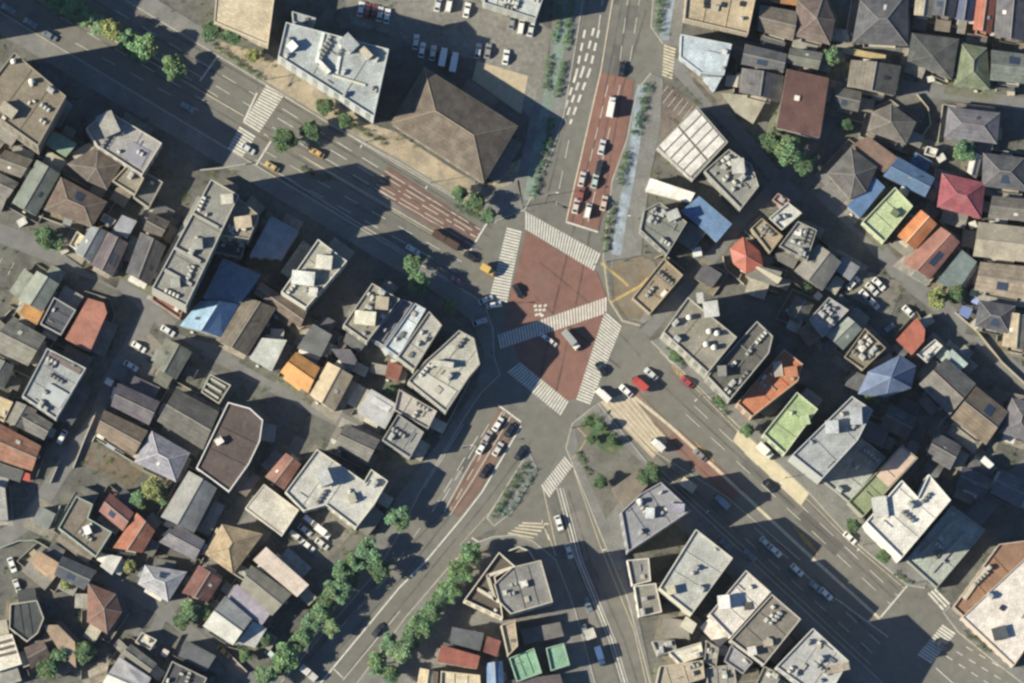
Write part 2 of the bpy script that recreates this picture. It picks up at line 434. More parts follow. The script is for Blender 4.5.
    # a veranda on the sunny side of about half of the houses
    if kind in 'GH' and cat == 'house' and rnd.random() < .55 and h > 5:
        best = None
        for i in range(len(wpoly)):
            a, b = wpoly[i], wpoly[(i+1) % len(wpoly)]
            wa = math.atan2(-(b - a).x, (b - a).y) + ang
            if math.sin(wa) < -.4 and (b - a).length > 4 and (best is None or (b - a).length > best[2]): best = (a, b, (b - a).length)
        if best:
            a, b, ln = best; ra = math.atan2((b - a).y, (b - a).x); nrm = Vector(((b - a).y, -(b - a).x)).normalized()
            q = (a + b) / 2 + nrm * .68
            m1 = MB(); m1.box((0, 0, 0), (ln*.6, 1.2, .16))
            for x in (-ln*.3 + .05, ln*.3 - .05): m1.box((x, 0, .55), (.08, 1.2, .95))
            m1.box((0, -.57, .55), (ln*.6 - .2, .07, .95))
            o = m1.build('veranda', mat('wall', rnd.choice(('b8b2a2', '8d8a84', 'a39a88', '77716a'))), t)
            o.location = (q.x, q.y, 2.9); o.rotation_euler = (0, 0, ra)
    return t
# ---------------------------------------------------------------- the buildings, quarter by quarter
A_, O_, SH = 'apartments', 'office', 'shop'
# west, top
B('F', '14,52 66,96 38,146 -24,102', 27, '877a64', '8a8070', 'brown flat roofed apartment block at the top left beside the shaded boulevard', A_, tank='13,61 31,81', pent='8,110,16,10,2.4,b8ac90', par='9a907c')
B('F', '107,110 162,143 142,175 97,146 86,128', 15, 'a19d99', 'aaa69c', 'grey flat roofed apartment block with a walled roof garden facing the shaded boulevard', A_, pent='108,124,22,16,3,a5a196,-35', strips=[('133,141 150,151 141,167 124,157', .1, '8d8a98', 'roof_deck')], par='c6bfae')
B('F', '127,165 144,178 135,195 112,181', 9, '8f8672', 'a0967e', 'small tan flat roofed annex tucked below the grey block with the roof garden', A_, par='b5ab94')
B('F', '146,172 163,182 149,208 133,197', 6, '6d6b66', '9c978a', 'low grey walled yard building behind the small tan annex', 'shop', par='a39e92', ac=2)
B('S', '54,131 77,144 66,157 45,144', 6.5, '7f9c80', '8f9080', 'house with a pale mint green metal roof near the top left')
B('H', '67,164 98,146 122,164 107,190 87,181', 7, '62554e', '80766a', 'dark brown many sided tiled roof beside the roof garden block')
B('H', '61,177 107,202 92,227 44,210', 7.5, '6a574a', '8a7d6c', 'large brown hip roofed house with a small dark roof dormer')
B('G', '37,160 60,174 36,216 12,203', 6, '6e776c', '85867a', 'grey green gable roof long and narrow beside the large brown hip roofed house', surf='metal')
B('G', '5,150 33,160 21,178 -8,167', 6, '6f665b', '8c8476', 'small grey brown house at the left edge below the mint green roof')
B('G', '-4,171 19,183 8,198 -16,188', 6, '77716a', '8e877a', 'small house with a pale ridge at the left edge beside the grey green gable')
B('G', '91,226 107,231 91,263 75,252', 6.5, '7c8488', 'd0c8b0', 'narrow blue grey gabled house with a cream west wall', surf='metal')
B('G', '108,232 128,243 113,277 91,265', 6.5, '645960', '7f776e', 'brown and purple gabled house right of the narrow blue grey gable')
B('F', '104,213 116,220 111,227 100,220', 4, 'cfc5b4', 'd0c8b8', 'tiny white flat roofed shed below the large brown hip roof', 'shed', ac=1)
B('S', '122,215 137,221 127,239 113,229', 5, '9a9ca4', 'a9a59a', 'small pale grey metal roofed shed beside the shaded yard', 'shed')
B('F', '77,231 87,238 79,252 69,245', 4.5, 'd5c9a4', 'd8cdae', 'small cream flat roofed annex against the blue grey gable', 'shed', ac=1)
B('G', '37,271 59,284 42,312 18,300', 7, '8a9284', 'd8cdaa', 'house with a cream west slope above the orange yellow roof', surf='metal')
B('S', '32,293 48,303 37,325 18,314', 6.5, 'c98c35', 'c9b890', 'house with a flat orange yellow metal roof at the left', )
B('F', '54,297 76,310 61,335 40,324', 7, '4d515c', 'a4a09c', 'dark slate flat roof with a pale rim between orange and salmon roofs', 'house', ac=2, par='a8a6a4')
B('S', '88,298 104,303 107,313 90,352 65,339', 6.5, 'a8664f', 'a08672', 'salmon red metal roof with a rounded corner casting a long shadow')
B('G', '12,318 46,337 28,366 -14,346', 7, '807c70', '8d8676', 'large two tone grey gabled house below the orange yellow roof', pitch=22)
B('G', '-4,357 14,366 4,389 -18,377', 6, '666a66', '85827a', 'grey gabled house at the left edge above the cream flat roof')
B('F', '47,348 86,368 56,419 22,396', 13, '9fa3a2', 'a6a49c', 'pale grey apartment block with a mauve strip and roof machinery at the left', A_, ac=9, strips=[('50,352 82,369 79,374 47,357', .3, '7a6a66', 'roof_strip'), ('50,383 69,394 60,408 41,397', .6, 'b3b7b6', 'roof_deck')], par='b8b8b2')
B('F', '-8,393 13,402 4,421 -16,412', 7, 'c7b287', 'cbb890', 'cream flat roofed house at the left edge beside the pale grey apartments', 'house', ac=2)
B('G', '16,401 37,410 25,431 4,421', 6, '7d776d', '8d8678', 'small taupe house between the cream flat roof and the orange brown roof')
B('G', '0,424 41,446 32,471 -14,455', 6.5, '9a6547', '9a8064', 'orange brown gabled house at the left edge above the red awning', pitch=20)
B('G', '27,408 53,424 44,440 16,426', 6, '6e6a66', '868078', 'grey gabled house just above the orange brown gable')
B('G', '104,410 148,431 134,456 96,432', 6.5, '7f6c58', '988a72', 'brown roofed house with a pale lean to above the bare brown lot')
B('G', '118,383 160,402 149,425 111,406', 6.5, '5f5862', '80786e', 'dark mauve gabled house with a cream lean to on its lower side')
B('S', '121,429 136,438 129,452 115,443', 3.5, 'b5a685', 'b0a488', 'pale tan lean to roof beside the bare brown lot', 'shed')
B('G', '176,389 219,412 203,450 157,421', 7, '5d5a54', '827c70', 'large dark grey gabled house left of the plum roofed hall', pitch=20)
B('F', '228,402 250,408 263,420 260,441 249,464 229,492 196,468', 9, '5c4b46', 'b4aeaa', 'long plum brown flat roof with white rims and one small white hatch', 'hall', name='community_hall', ac=0, pent='219,441,7,6,1.6,e4ddd0,-30', par='e6e2dc')
B('H', '152,431 190,453 176,482 134,462', 6.5, '8b8994', '98938c', 'lilac grey hip roofed house with a white dormer and a green yard', cap='c8c6c8')
B('G', '189,471 217,488 194,533 161,517', 7.5, '8c8b86', '98958c', 'pale grey ribbed gabled house with a dark band across its roof', surf='metal', strips=None)
B('G', '178,525 205,541 195,560 159,542', 6.5, '77737a', '8a857e', 'mauve grey gabled house below the pale grey ribbed gable')
B('F', '76,496 93,504 88,518 112,532 96,557 58,528', 8, '807363', '9aa89a', 'L shaped tan flat roof with pale green rims and a small white box', 'house', pent='87,530,8,6,1.8,f0ece2,-30', par='9db0a2', ac=2)
B('G', '110,493 134,513 123,531 99,511', 6.5, '8d5445', '917868', 'dark red metal gabled house wing beside the L shaped tan roof', surf='metal')
B('G', '137,513 155,531 142,553 113,548', 6.5, 'a8603f', '9c7c64', 'orange red tiled house beside the dark red gabled wing', ax=1)
B('F', '-16,482 5,488 8,520 -16,522', 6, 'a6a4a0', 'a8a49c', 'pale grey roof cut by the left edge above the pale lane', 'house', ac=1)
B('S', '39,551 64,566 53,580 29,560', 5.5, 'b3906a', 'a08c70', 'tan metal roofed house beside the curved pale lane')
B('G', '62,556 97,571 84,590 54,575', 5.5, '474d58', '67686a', 'dark slate gabled house in the shade right of the tan metal roof')  # dark house put where the L shaped building only casts its shadow
B('S', '107,554 122,557 112,575 100,566', 5, 'd9d4c6', 'c8c2b4', 'small white metal roof below the orange red tiled house')
B('H', '88,583 116,594 122,612 107,634 87,622', 6.5, '7d5344', '8c7664', 'red brown pyramid roofed house behind a small dry lawn')
B('H', '145,565 187,572 168,602 138,584', 6.5, 'a09fa4', 'a8a49c', 'pale grey hip roofed house with a white hatch near the bottom left', cap='c4c2c2')
B('F', '10,604 37,600 44,618 38,633 27,642 9,628', 7, '43484a', 'b9ae98', 'dark roofed house ringed by a cream rounded roof terrace', 'house', ac=0, par='bdb4a0')
B('S', '43,625 58,625 75,642 76,668 62,655', 5.5, 'a58a6c', '9a8a72', 'narrow tan roof right of the dark rounded terrace roof')
B('F', '-10,639 12,634 22,664 -10,674', 6, 'ded5c2', 'cfc7b4', 'white roof with dark stripes cut by the bottom left edge', 'house', ac=0, strips=[('-6,643 12,638 13,641 -6,646', .25, '6a5c50', 'roof_panel'), ('-5,649 14,644 15,647 -5,652', .25, '6a5c50', 'roof_panel'), ('-4,655 16,650 17,653 -4,658', .25, '6a5c50', 'roof_panel')], par='e4dccb')
B('G', '24,648 43,640 51,656 31,669', 5.5, '5e4c46', '7b6f64', 'small dark brown house between the striped white roof and the tan roof')
B('G', '119,657 151,678 140,704 97,692', 7, 'd8cfc6', 'cfc8bc', 'bright white gabled house cut by the bottom edge near the left corner', surf='metal')
B('G', '88,671 109,662 106,680 90,687', 5, 'a2947c', '9a8e78', 'small tan outhouse against the bright white gabled house', 'shed')
B('G', '131,644 157,664 147,676 119,656', 5.5, '7f7c70', '8d887c', 'olive grey house above the bright white gable')
B('F', '142,632 157,640 150,650 135,642', 4, 'c6bda8', 'c4bba8', 'small cream flat roofed shed above the olive grey house', 'shed', ac=1)
B('G', '199,565 222,580 208,602 182,593', 6, '75463f', '84695e', 'dark red tiled house right of the pale grey hip roof')
B('F', '172,661 207,678 195,704 158,692', 8, '4b4d52', 'a7a294', 'dark flat roof with a pale rim cut by the bottom edge', 'house', par='a8a396', ac=4)
B('H', '222,524 263,534 233,574 205,554', 6.5, 'a68e68', '9c8c70', 'tan yellow hip roofed house below the plain cream slab roof', cap='8c7a60')
B('S', '266,547 309,585 297,597 253,560', 7.5, 'cdb9a6', 'b8ac9c', 'long cream sloping roof on the sunny side of an olive roofed house')
B('G', '251,565 292,594 272,616 240,586', 7, '7f7b6a', '8f887a', 'broad olive grey ribbed roof beside the long cream sloping roof', surf='metal', pitch=15)
B('S', '237,584 271,613 262,625 227,599', 6, '98909e', '9a949c', 'lilac grey lean to roof below the olive ribbed roof')
B('G', '225,596 252,619 233,645 203,626', 7, 'b2b0a6', 'aaa69a', 'pale grey gabled house with a bright west slope above the orange car', surf='metal')
B('S', '253,621 267,628 255,648 237,643', 5, 'bdbbb2', 'aeaaa0', 'small pale lean to right of the pale grey gable above the orange car')
B('F', '238,563 252,571 246,582 233,574', 4, 'a9a396', 'aba698', 'little grey flat roofed shed between tan hip and olive roofs', 'shed', ac=1)
# centre west
B('F', '264,484 299,510 282,536 245,508', 6.5, 'cfc6b2', 'c8bda4', 'plain cream slab roof left of the parked white vans', 'warehouse', name='warehouse', ac=0, ph=.3, par='d8cfbc')
B('G', '286,453 301,464 284,490 265,477', 6, '95604f', '8c7464', 'rust red gabled house between the cream slab and the large pale grey block')
B('F', '317,449 364,481 371,469 388,481 374,505 356,528 326,505 304,511 285,492', 11, 'c0beb4', 'c4bfae', 'large pale grey angular apartment block above the parked white vans', A_, pent='324,477,16,12,4,c4c4c0,-33;352,498,9,7,1.2,bdb79c,-33', par='d4cfba')
B('S', '371,389 398,405 385,429 357,412', 7, 'adacab', 'a5a39e', 'light grey metal roofed house left of the flat terrace roof', strips=[('374,396 392,407 388,412 370,402', .5, 'c9c8c4', 'roof_panel')])
B('F', '399,389 437,411 428,429 394,410', 8, 'b4aca2', 'b0a89c', 'pale pinkish flat terrace roof under the corner building', 'apartments', ac=3)
B('F', '398,414 424,432 410,458 382,440', 9, '8f8f8c', '9a9892', 'plain grey flat roofed block beside the southwest road', 'apartments', ac=3)
B('F', '459,330 474,338 480,364 469,377 446,412 408,381 425,361 441,347', 15, 'b5b1a2', 'a9a597', 'pale corner office block at the crossing with cooling machines on its roof', O_, ac=7, strips=[('424,371 457,391 446,407 413,382', .15, 'c4bfb0', 'roof_deck')], pent='443,364,20,5,2.2,c9c2b2,32')
B('F', '429,311 442,325 414,370 397,357', 16, 'b0aca0', 'aaa698', 'long pale grey narrow block next to the corner office block', O_, ac=5)
B('F', '415,303 426,309 398,357 384,347', 14, 'c2ccd2', 'b4bac0', 'narrow bluish white block left of the long pale grey block', O_, ac=3)
B('F', '403,299 413,303 384,346 370,338', 13, '62646e', '8d8e92', 'narrow dark slate block between the bluish white one and the cluttered roof', O_, ac=2, par='9a9a9e')
B('F', '372,283 400,299 367,342 343,325', 15, '928c7c', 'a59e8c', 'cluttered apartment roof with a bright cream stair house', A_, pent='365,318,13,20,3,e6dfc0,32;382,303,12,12,2.2,bfae90,32', ac=14, par='b8b2a2')
B('F', '318,239 347,261 306,308 281,292', 16, 'a8a595', 'b5b2a6', 'flat apartment roof with two bright white rooms facing the shaded road', A_, pent='303,278,13,22,2.6,e2e2d8,35;324,262,13,15,2.4,dfdac6,35;313,292,8,8,1.5,d8d4c8,35', ac=8, par='d4d2c4')
B('G', '261,282 307,312 300,328 254,293', 6.5, '716052', '85796a', 'long brown gabled house under the flat roof with two white rooms', pitch=18)
B('G', '245,297 276,308 247,356 216,340', 7, '6c6254', '82786a', 'grey brown gabled house with a pinkish lower end beside the blue roof')
B('S', '262,338 287,340 272,371 249,358', 6, 'c3c4b8', 'b4b1a4', 'white metal roofed house between the grey brown gable and the orange roof')
B('S', '313,324 332,335 321,357 297,348', 6.5, '6f706e', '84827c', 'dark grey metal roofed house just above the bright orange roof')
B('G', '296,352 320,368 308,393 280,372', 6.5, 'd3902f', 'b8a078', 'bright orange gabled roof on the lane west of the crossing', surf='metal', pitch=20, cap='b87828')
B('G', '328,362 353,376 334,412 310,395', 7, 'bfa982', 'c9ba96', 'cream and tan gabled house next to the bright orange roof', surf='metal', cap='8c7a60')
B('S', '331,349 350,349 357,360 350,374', 5.5, '64616a', '807c78', 'small dark mauve roof above the cream and tan gable')
B('S', '388,361 403,366 398,382 385,376', 5.5, '93523f', '8c7060', 'small rust red roof beside the pale grey metal house')
B('F', '210,374 231,385 219,404 201,392', 5.5, '5a5c50', 'a8a594', 'small square deck roof with pale lattice bars', 'shed', ac=0, par='b4b2a0', strips=[('207,382 222,391 221,393 206,384', .5, 'b4b2a0', 'lattice_bar'), ('211,377 226,386 225,388 210,379', .5, 'b4b2a0', 'lattice_bar'), ('205,388 219,397 218,399 204,390', .5, 'b4b2a0', 'lattice_bar')])
B('S', '223,258 261,275 241,303 203,299', 8, '66809a', '9a9ea2', 'dull blue roof wholly in the shade right of the long tall grey slab')  # shaded part of the blue roof, the slab's shade put into a darker blue
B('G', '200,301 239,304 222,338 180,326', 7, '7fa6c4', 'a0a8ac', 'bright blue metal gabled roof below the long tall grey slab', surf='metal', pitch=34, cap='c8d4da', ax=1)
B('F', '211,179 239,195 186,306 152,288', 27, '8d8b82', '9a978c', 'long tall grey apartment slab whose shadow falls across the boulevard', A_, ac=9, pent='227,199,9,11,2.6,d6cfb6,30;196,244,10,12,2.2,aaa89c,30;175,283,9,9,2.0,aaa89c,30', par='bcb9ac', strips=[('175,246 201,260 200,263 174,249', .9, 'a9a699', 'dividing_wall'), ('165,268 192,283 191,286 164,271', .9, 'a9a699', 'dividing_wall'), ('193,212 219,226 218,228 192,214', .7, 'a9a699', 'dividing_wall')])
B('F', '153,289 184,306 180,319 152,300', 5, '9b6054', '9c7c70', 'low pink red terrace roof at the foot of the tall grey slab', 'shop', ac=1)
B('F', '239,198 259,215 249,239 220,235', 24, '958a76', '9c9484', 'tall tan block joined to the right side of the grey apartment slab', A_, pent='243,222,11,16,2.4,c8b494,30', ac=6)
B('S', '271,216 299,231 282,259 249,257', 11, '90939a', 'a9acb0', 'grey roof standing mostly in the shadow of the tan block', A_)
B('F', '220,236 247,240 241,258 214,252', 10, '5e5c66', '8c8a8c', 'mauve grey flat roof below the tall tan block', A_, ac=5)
# north
B('F', '217,-14 276,-14 268,45 214,22', 12, 'cdb994', 'cbb994', 'plain cream flat roofed building at the top edge', 'warehouse', name='warehouse', ac=0, ph=.3, par='d6c4a2')
B('F', '286,22 389,49 374,117 278,56', 19, 'a9b0b0', 'b6bab6', 'big pale blue grey wedge shaped office block at the top', O_, pent='349,43,16,12,3.5,a8aeb0,-14;366,53,12,6,2.5,cfc2a4,-14;292,46,8,8,2.4,eef0ec,-14;323,67,16,5,1.5,e2e2d4,-14', ac=12, par='c4cac6', strips=[('333,74 366,84 365,86 332,76', .4, 'd4d0b4', 'roof_rail'), ('322,32 325,33 318,62 315,61', .4, 'dfe2dc', 'roof_rail'), ('341,38 344,39 338,74 335,73', .4, 'dfe2dc', 'roof_rail')])
B('F', '292,11 316,18 312,28 293,22', 14, '9a9fa2', 'aeb0ae', 'small grey stair block behind the big wedge shaped office', O_, ac=2)
B('H', '424,67 518,126 484,183 391,123', 9, '6b5d4f', '847a6a', 'very large brown hip roofed hall below the car park', 'hall', name='assembly_hall', pitch=24, cap='9c8a72')
B('F', '480,-25 546,-10 536,19 484,3', 13, 'b9bfba', 'b4b6b0', 'pale block at the top edge above the car park', O_, ac=7)
B('F', '688,-22 757,-8 748,34 684,19', 10, 'bfa983', 'bcaa88', 'sandy flat roof with dark hatches at the top edge', O_, sky='706,2 723,5 706,6 742,4', ac=2, par='c9b592')
B('F', '681,34 732,44 724,75 701,73 680,57', 9, 'b6c3ca', 'aab2b8', 'pale blue grey flat roof beside the avenue near the top', SH, ac=3, ph=.35, par='c2ccd0')
B('S', '702,77 722,77 714,92', 6, 'b9c6cc', 'aab2b8', 'small pale three cornered roof below the pale blue grey flat roof', 'shed')
B('G', '745,44 787,54 783,73 741,64', 6.5, '5d5d60', '7e7a74', 'dark grey gabled house right of the pale blue roof')
B('G', '742,68 784,76 780,102 739,92', 6.5, '58565a', '7a7670', 'dark slate gabled house above the cream terrace', ax=1)
B('S', '721,93 768,97 753,124 735,112', 3, 'aaa28c', 'a8a08c', 'low cream terrace roof below the dark slate gable', 'shed')
B('F', '697,106 728,142 693,180 657,147', 8, '8a8880', 'aaa69c', 'white panelled deck roof cut into bays by dark gaps', 'parking deck', name='parking_deck', ac=0, ph=.3, par='a9a59a',
  strips=[(' '.join('%.1f,%.1f' % (697 + a*31 - (b)*40 , 106 + a*36 + b*41*.98) for a, b in q), .2, 'ded8cc', 'roof_panel') for q in
   [((x0, y0), (x1, y0), (x1, y1), (x0, y1)) for x0, x1 in ((.03, .185), (.215, .37), (.40, .555), (.585, .74), (.77, .95)) for y0, y1 in ((.04, .46), (.50, .96))]])
B('S', '787,69 829,78 820,138 776,128', 9, '6b463c', 'c2bcae', 'red brown roof with white edges and one small white hatch', 'apartments', strips=[('787,69 790,70 780,128 776,127', .3, 'cfcabd', 'roof_edge'), ('795,95 800,96 799,101 794,100', .8, 'e8e0d0', 'roof_hatch')])
B('G', '760,5 798,12 793,41 757,30', 6.5, '76695a', '8a7f6e', 'grey brown gabled house right of the sandy flat roof')
B('S', '772,-8 802,-4 799,6 771,2', 5, 'b87a3c', 'a08a66', 'orange lean to at the top edge behind the grey brown gable', 'shed')
B('H', '797,0 824,-6 835,20 830,45 794,36', 6.5, '6e5a52', '83776a', 'brown many sided hip roof at the top right of the orange lean to')
B('G', '790,48 823,53 818,70 786,63', 6, '6c6e64', '86847a', 'grey green gabled house above the red brown roof with white edges')
B('H', '860,0 908,-8 908,46 852,43', 7, '56565c', '7a7672', 'dark slate hip roofed house at the top edge with a pale west slope')
B('G', '916,-8 936,-5 932,18 914,15', 6, '9c927c', 'a49a84', 'cream grey house at the top edge left of the navy roofs')
B('G', '935,-8 958,-5 954,18 932,15', 6.5, '4a4c58', 'b4b2aa', 'dark navy gabled house with a white tank at the top edge')
B('G', '959,-8 976,-5 972,22 955,19', 6, '3d4970', 'b0aea6', 'narrow deep blue gabled house at the top edge', surf='metal')
B('G', '977,-4 996,0 991,34 973,29', 6.5, 'a8573c', '9a8070', 'bright red orange gabled house near the top right corner')
B('G', '997,-4 1030,2 1026,42 994,36', 7, '5c5a60', '7a7670', 'dark grey gabled house in the top right corner')
B('H', '912,33 959,39 952,80 929,70 907,61', 7, '4a4d4c', '8a8576', 'dark charcoal hip roofed house with a cream forecourt', cap='6c6c68')
B('H', '961,43 987,48 990,90 954,85', 6, '6f7a58', '86846c', 'mossy green hip roofed house right of the charcoal hip roof')
B('G', '991,50 1032,55 1028,84 990,80', 6.5, '6d746c', '84847a', 'grey green gabled house at the right edge beside the mossy roof')
B('G', '851,60 901,66 895,96 847,87', 6.5, '70675c', 'd2c9b0', 'grey brown gabled house with a bright cream west side', ax=1)
B('S', '843,47 886,55 885,61 842,53', 3.5, 'b49c66', 'a49068', 'low yellow tan awning roof above the house with the cream west side', 'shed')
B('H', '872,112 891,104 916,122 906,145 867,131', 6, '6d655c', '847c70', 'grey brown hip roofed house left of the curved cream path')
B('H', '948,107 1000,113 997,144 944,137', 6.5, '6f6c74', '85817e', 'mauve grey hip roofed house south of the upper right street')
B('H', '851,147 877,167 866,192 850,199 827,173', 7, '595655', '7b766e', 'dark grey pyramid roofed house left of the small blue roof')
B('S', '868,136 898,158 884,173 851,145', 6, '7c604e', '887a68', 'plain brown roof above the large blue roof')
B('S', '875,177 885,187 860,218 847,206', 6, '4d76a8', '98a2ac', 'small blue metal roof left of the lime flat roof')
B('G', '898,157 935,178 925,197 883,176', 6.5, '44688f', '8f98a0', 'large blue gabled roof above the lime flat roof', surf='metal', pitch=16, cap='6a88a4')
B('F', '895,187 913,206 884,242 862,222', 9, 'b5c48c', 'bcc296', 'lime green flat roofed block in the right hand quarter', A_, pent='895,213,6,7,1.2,6c7c58', par='c3cba0', ac=2)
B('G', '921,210 937,224 915,250 897,236', 7, 'd17a2c', 'c09468', 'bright orange gabled roof right of the lime flat roof', surf='metal', cap='f0cfa0')
B('G', '941,227 960,242 930,279 903,263', 7, 'a06652', '957868', 'salmon brown gabled roof right of the bright orange one', surf='metal', pitch=20, cap='c08f7c')
B('S', '962,250 977,262 959,289 936,282', 6, '73827e', '86887f', 'grey teal metal roof right of the salmon brown gable')
B('H', '942,173 985,183 981,219 937,207', 6.5, '9a3e4c', '937068', 'crimson hip roofed house in the upper right', cap='b0606c')
B('F', '927,146 938,149 935,157 924,154', 3.5, 'ddd8c8', 'd4cebe', 'tiny white flat shed above the crimson roof', 'shed', ac=0)
B('G', '972,151 982,156 976,179 967,172', 5, 'b9b2a8', 'b4ada2', 'narrow whitish gable beside the dark hip roof', 'shed', surf='metal')
B('H', '983,153 1024,158 1030,192 982,186', 6.5, '55545a', '7b7872', 'dark hip roofed house at the right edge above the beige roof')
B('G', '992,196 1032,200 1030,222 988,217', 6, '6f6860', '857e72', 'brown grey gable at the right edge above the beige roof')
B('G', '978,222 1030,228 1026,262 973,256', 6.5, 'a89c84', '9c927c', 'pale beige ribbed gabled roof at the right edge', surf='metal', pitch=18)
B('G', '980,262 1032,267 1030,300 974,290', 6, '9a8870', '988a74', 'tan gabled roof at the right edge below the beige ribbed roof', pitch=18)
# centre east
B('F', '729,149 752,165 759,186 741,209 704,171', 12, '8e8d84', '98958a', 'grey roof crowded with machines right of the white panelled deck', O_, ac=22, pent='738,166,14,12,2.6,c2beb2,-38', par='a6a294')
B('S', '650,178 695,193 690,203 645,191', 5, 'f2ece0', 'd8d0c0', 'bright white long canopy roof beside the avenue', 'canopy', name='station_canopy', win=False)
B('S', '699,196 732,224 717,242 681,211', 7, '587fa8', '8e9ba6', 'blue metal roof beside the bright white canopy', SH)
B('F', '660,202 687,222 667,255 640,230 644,210', 10, '7f827a', '8e8d84', 'grey green flat roof left of the blue metal roof', O_, ac=10, pent='673,215,12,9,2.2,b8b8b0,-35', par='9c9c90')
B('F', '664,258 683,275 650,314 632,298', 5, '98866a', 'a09074', 'low tan roof on the curved corner of the crossing', SH, ac=5, par='b5a382')
B('H', '743,237 760,252 763,266 746,274 733,263 730,248', 6, 'b3553a', 'a07a68', 'vivid red pyramid roof in the deep shade', surf='metal', cap='c07058')
B('F', '788,202 802,213 782,230 769,218', 9, 'cbc9be', 'c2bfb2', 'white flat roof between the tan and pink roofs', A_, ac=3)
B('F', '778,193 790,200 784,208 772,200', 8, 'b88a7c', 'ac8c80', 'small pinkish flat roof above the white flat roof', A_, ac=1)
B('F', '762,218 783,236 770,253 751,228', 9, 'a58f6e', '9d8c70', 'tan flat roof right of the vivid red pyramid roof', A_, ac=4)
B('F', '798,221 817,230 807,261 779,246', 10, '8d8c86', '989488', 'grey flat roof in rows of small ridges', A_, ac=9)
B('S', '750,264 782,272 776,286 745,276', 6, '7c7a70', 'c4b898', 'grey roof with a cream rim below the vivid red pyramid', strips=[('750,264 757,266 782,278 778,284', .3, 'cfc2a2', 'roof_edge')])
B('G', '818,244 841,262 822,291 794,271', 7, '8a857a', '918b7e', 'large grey gabled house left of the small car park', surf='metal')
B('S', '842,256 860,267 850,281 835,270', 5, '7d7f86', '8c8a86', 'small slate lean to beside the small car park', 'shed')
B('F', '829,297 849,310 823,337 809,319', 8, '9d9da0', 'a8a6a0', 'patchy whitish grey flat roof in the right centre', A_, ac=8)
B('G', '847,316 862,329 843,350 825,335', 6.5, '8c9688', '90917f', 'pale green grey gable right of the patchy whitish roof', surf='metal')
B('F', '865,328 886,348 863,370 844,357', 7, '8d8168', '9a8e74', 'tan roof crowded with plant pots and machines', A_, ac=12)
B('H', '900,355 916,366 911,388 886,397 858,394 868,372', 7, '5b6f94', '8a8d98', 'blue lilac many sided roof like a dome', surf='metal', pitch=34, cap='8494b0')
B('S', '917,317 925,330 924,341 912,355 896,340', 6, 'b0583a', '9a7c6a', 'orange red roof above the blue lilac dome', ) 
B('F', '935,339 943,346 927,363 917,354', 5, 'd2cec4', 'c9c4b8', 'small white flat roof right of the orange red roof', 'shed', ac=2)
B('S', '952,349 968,364 958,373 940,364', 6, '9fb0a6', '9aa097', 'pale teal roof above the grey gable with an orange edge')
B('G', '946,358 976,384 950,415 919,384', 7, '706c66', '88826f', 'grey gabled house with an orange tinted lower edge', strips=None, cap='a08468')
B('G', '976,386 1008,412 986,445 951,418', 7, '766552', '897c69', 'brown gabled house right of the grey gable with the orange edge')
B('H', '1012,398 1040,404 1034,444 998,432', 6.5, '66636a', '7f7b78', 'mauve grey hip roof at the right edge beside the brown gable')
B('H', '979,300 1016,306 1010,334 975,326', 6.5, '4d4e58', '77767a', 'dark slate hip roofed house beside the blue tarpaulins')
B('G', '1006,312 1032,316 1030,352 1002,346', 6, 'a39273', '9a8d74', 'tan gabled roof cut by the right edge near the blue tarpaulins')
# along the boulevard, east
B('F', '688,297 737,337 708,373 663,332', 22, '8f8878', 'a6a094', 'broad tan grey office roof with small white vents above the red cars', O_, pent='711,309,15,14,3,d2d0c8,-40;700,298,10,6,2,b4b2aa,-40', tank='717,333 709,331 706,344 714,347 689,317', ac=2, par='b4b0a2')
B('F', '757,321 773,336 769,353 730,400 707,376', 20, '5f5c54', '8f8b80', 'dark long office roof with a pale rim right of the tan grey office', O_, ac=14, par='b0aea6', pent='722,371,8,10,2.5,8c8a80,-45')
B('F', '784,349 803,364 798,381 752,417 737,403', 14, 'cc7440', 'c0a080', 'orange brown terraced roof between dark and lime roofs', A_, ac=5, pent='791,372,12,10,2.4,cc7a48,-40;778,369,8,14,2,c9b8a0,-40', par='c2a080')
B('F', '797,392 818,409 785,454 763,434', 12, 'a3ba7e', 'b2ba92', 'light green flat roofed block facing the boulevard', A_, pent='805,420,8,9,2.4,b6ca92,-40', ac=1, par='c6ccae')
B('F', '852,396 873,410 858,440 822,479 792,455', 23, 'a3a6a6', 'a4a6a2', 'tall grey office block casting a long shadow behind the light green roof', O_, pent='856,416,11,16,3,b2b5b8,-42;832,427,12,12,3.2,b9bcbe,-42', ac=5, par='bcc0be')
B('F', '822,480 850,503 886,457 862,438', 5, 'a6aaa4', '969a92', 'low grey roof partly in the shadow of the tall grey office', SH, ac=8)
B('F', '902,445 918,458 863,517 848,502', 9, '869468', '98987c', 'long narrow roof half pink and half green', A_, ac=2, strips=[('902,447 916,458 889,487 876,475', .12, 'cfb09a', 'roof_deck')])
B('F', '902,480 918,497 929,474 951,500 902,558 866,522', 24, 'e2dccf', 'd4cfc2', 'tall white building with a notched roof edge above the junction', O_, pent='880,507,14,20,1.0,d8d4ca,-42', ac=5, par='e2dfd6')
B('F', '906,560 937,588 986,530 952,505', 4, 'a9b0a4', '969a94', 'grey low roof mostly in the tall white building shadow', SH, ac=9, strips=[('930,570 962,534 965,537 933,573', .5, 'a4a69f', 'roof_rail'), ('918,556 952,520 955,523 921,559', .5, 'a4a69f', 'roof_rail')])
B('F', '1028,555 1064,592 1014,666 962,617', 12, 'e6d9cb', 'cbb7a6', 'huge pinkish white store roof in the lower right corner', 'store', name='store_building', pent='1000,633,14,12,1.2,4c5258,-40', ac=3, ph=.4, par='cab59f', sky='1002,608')
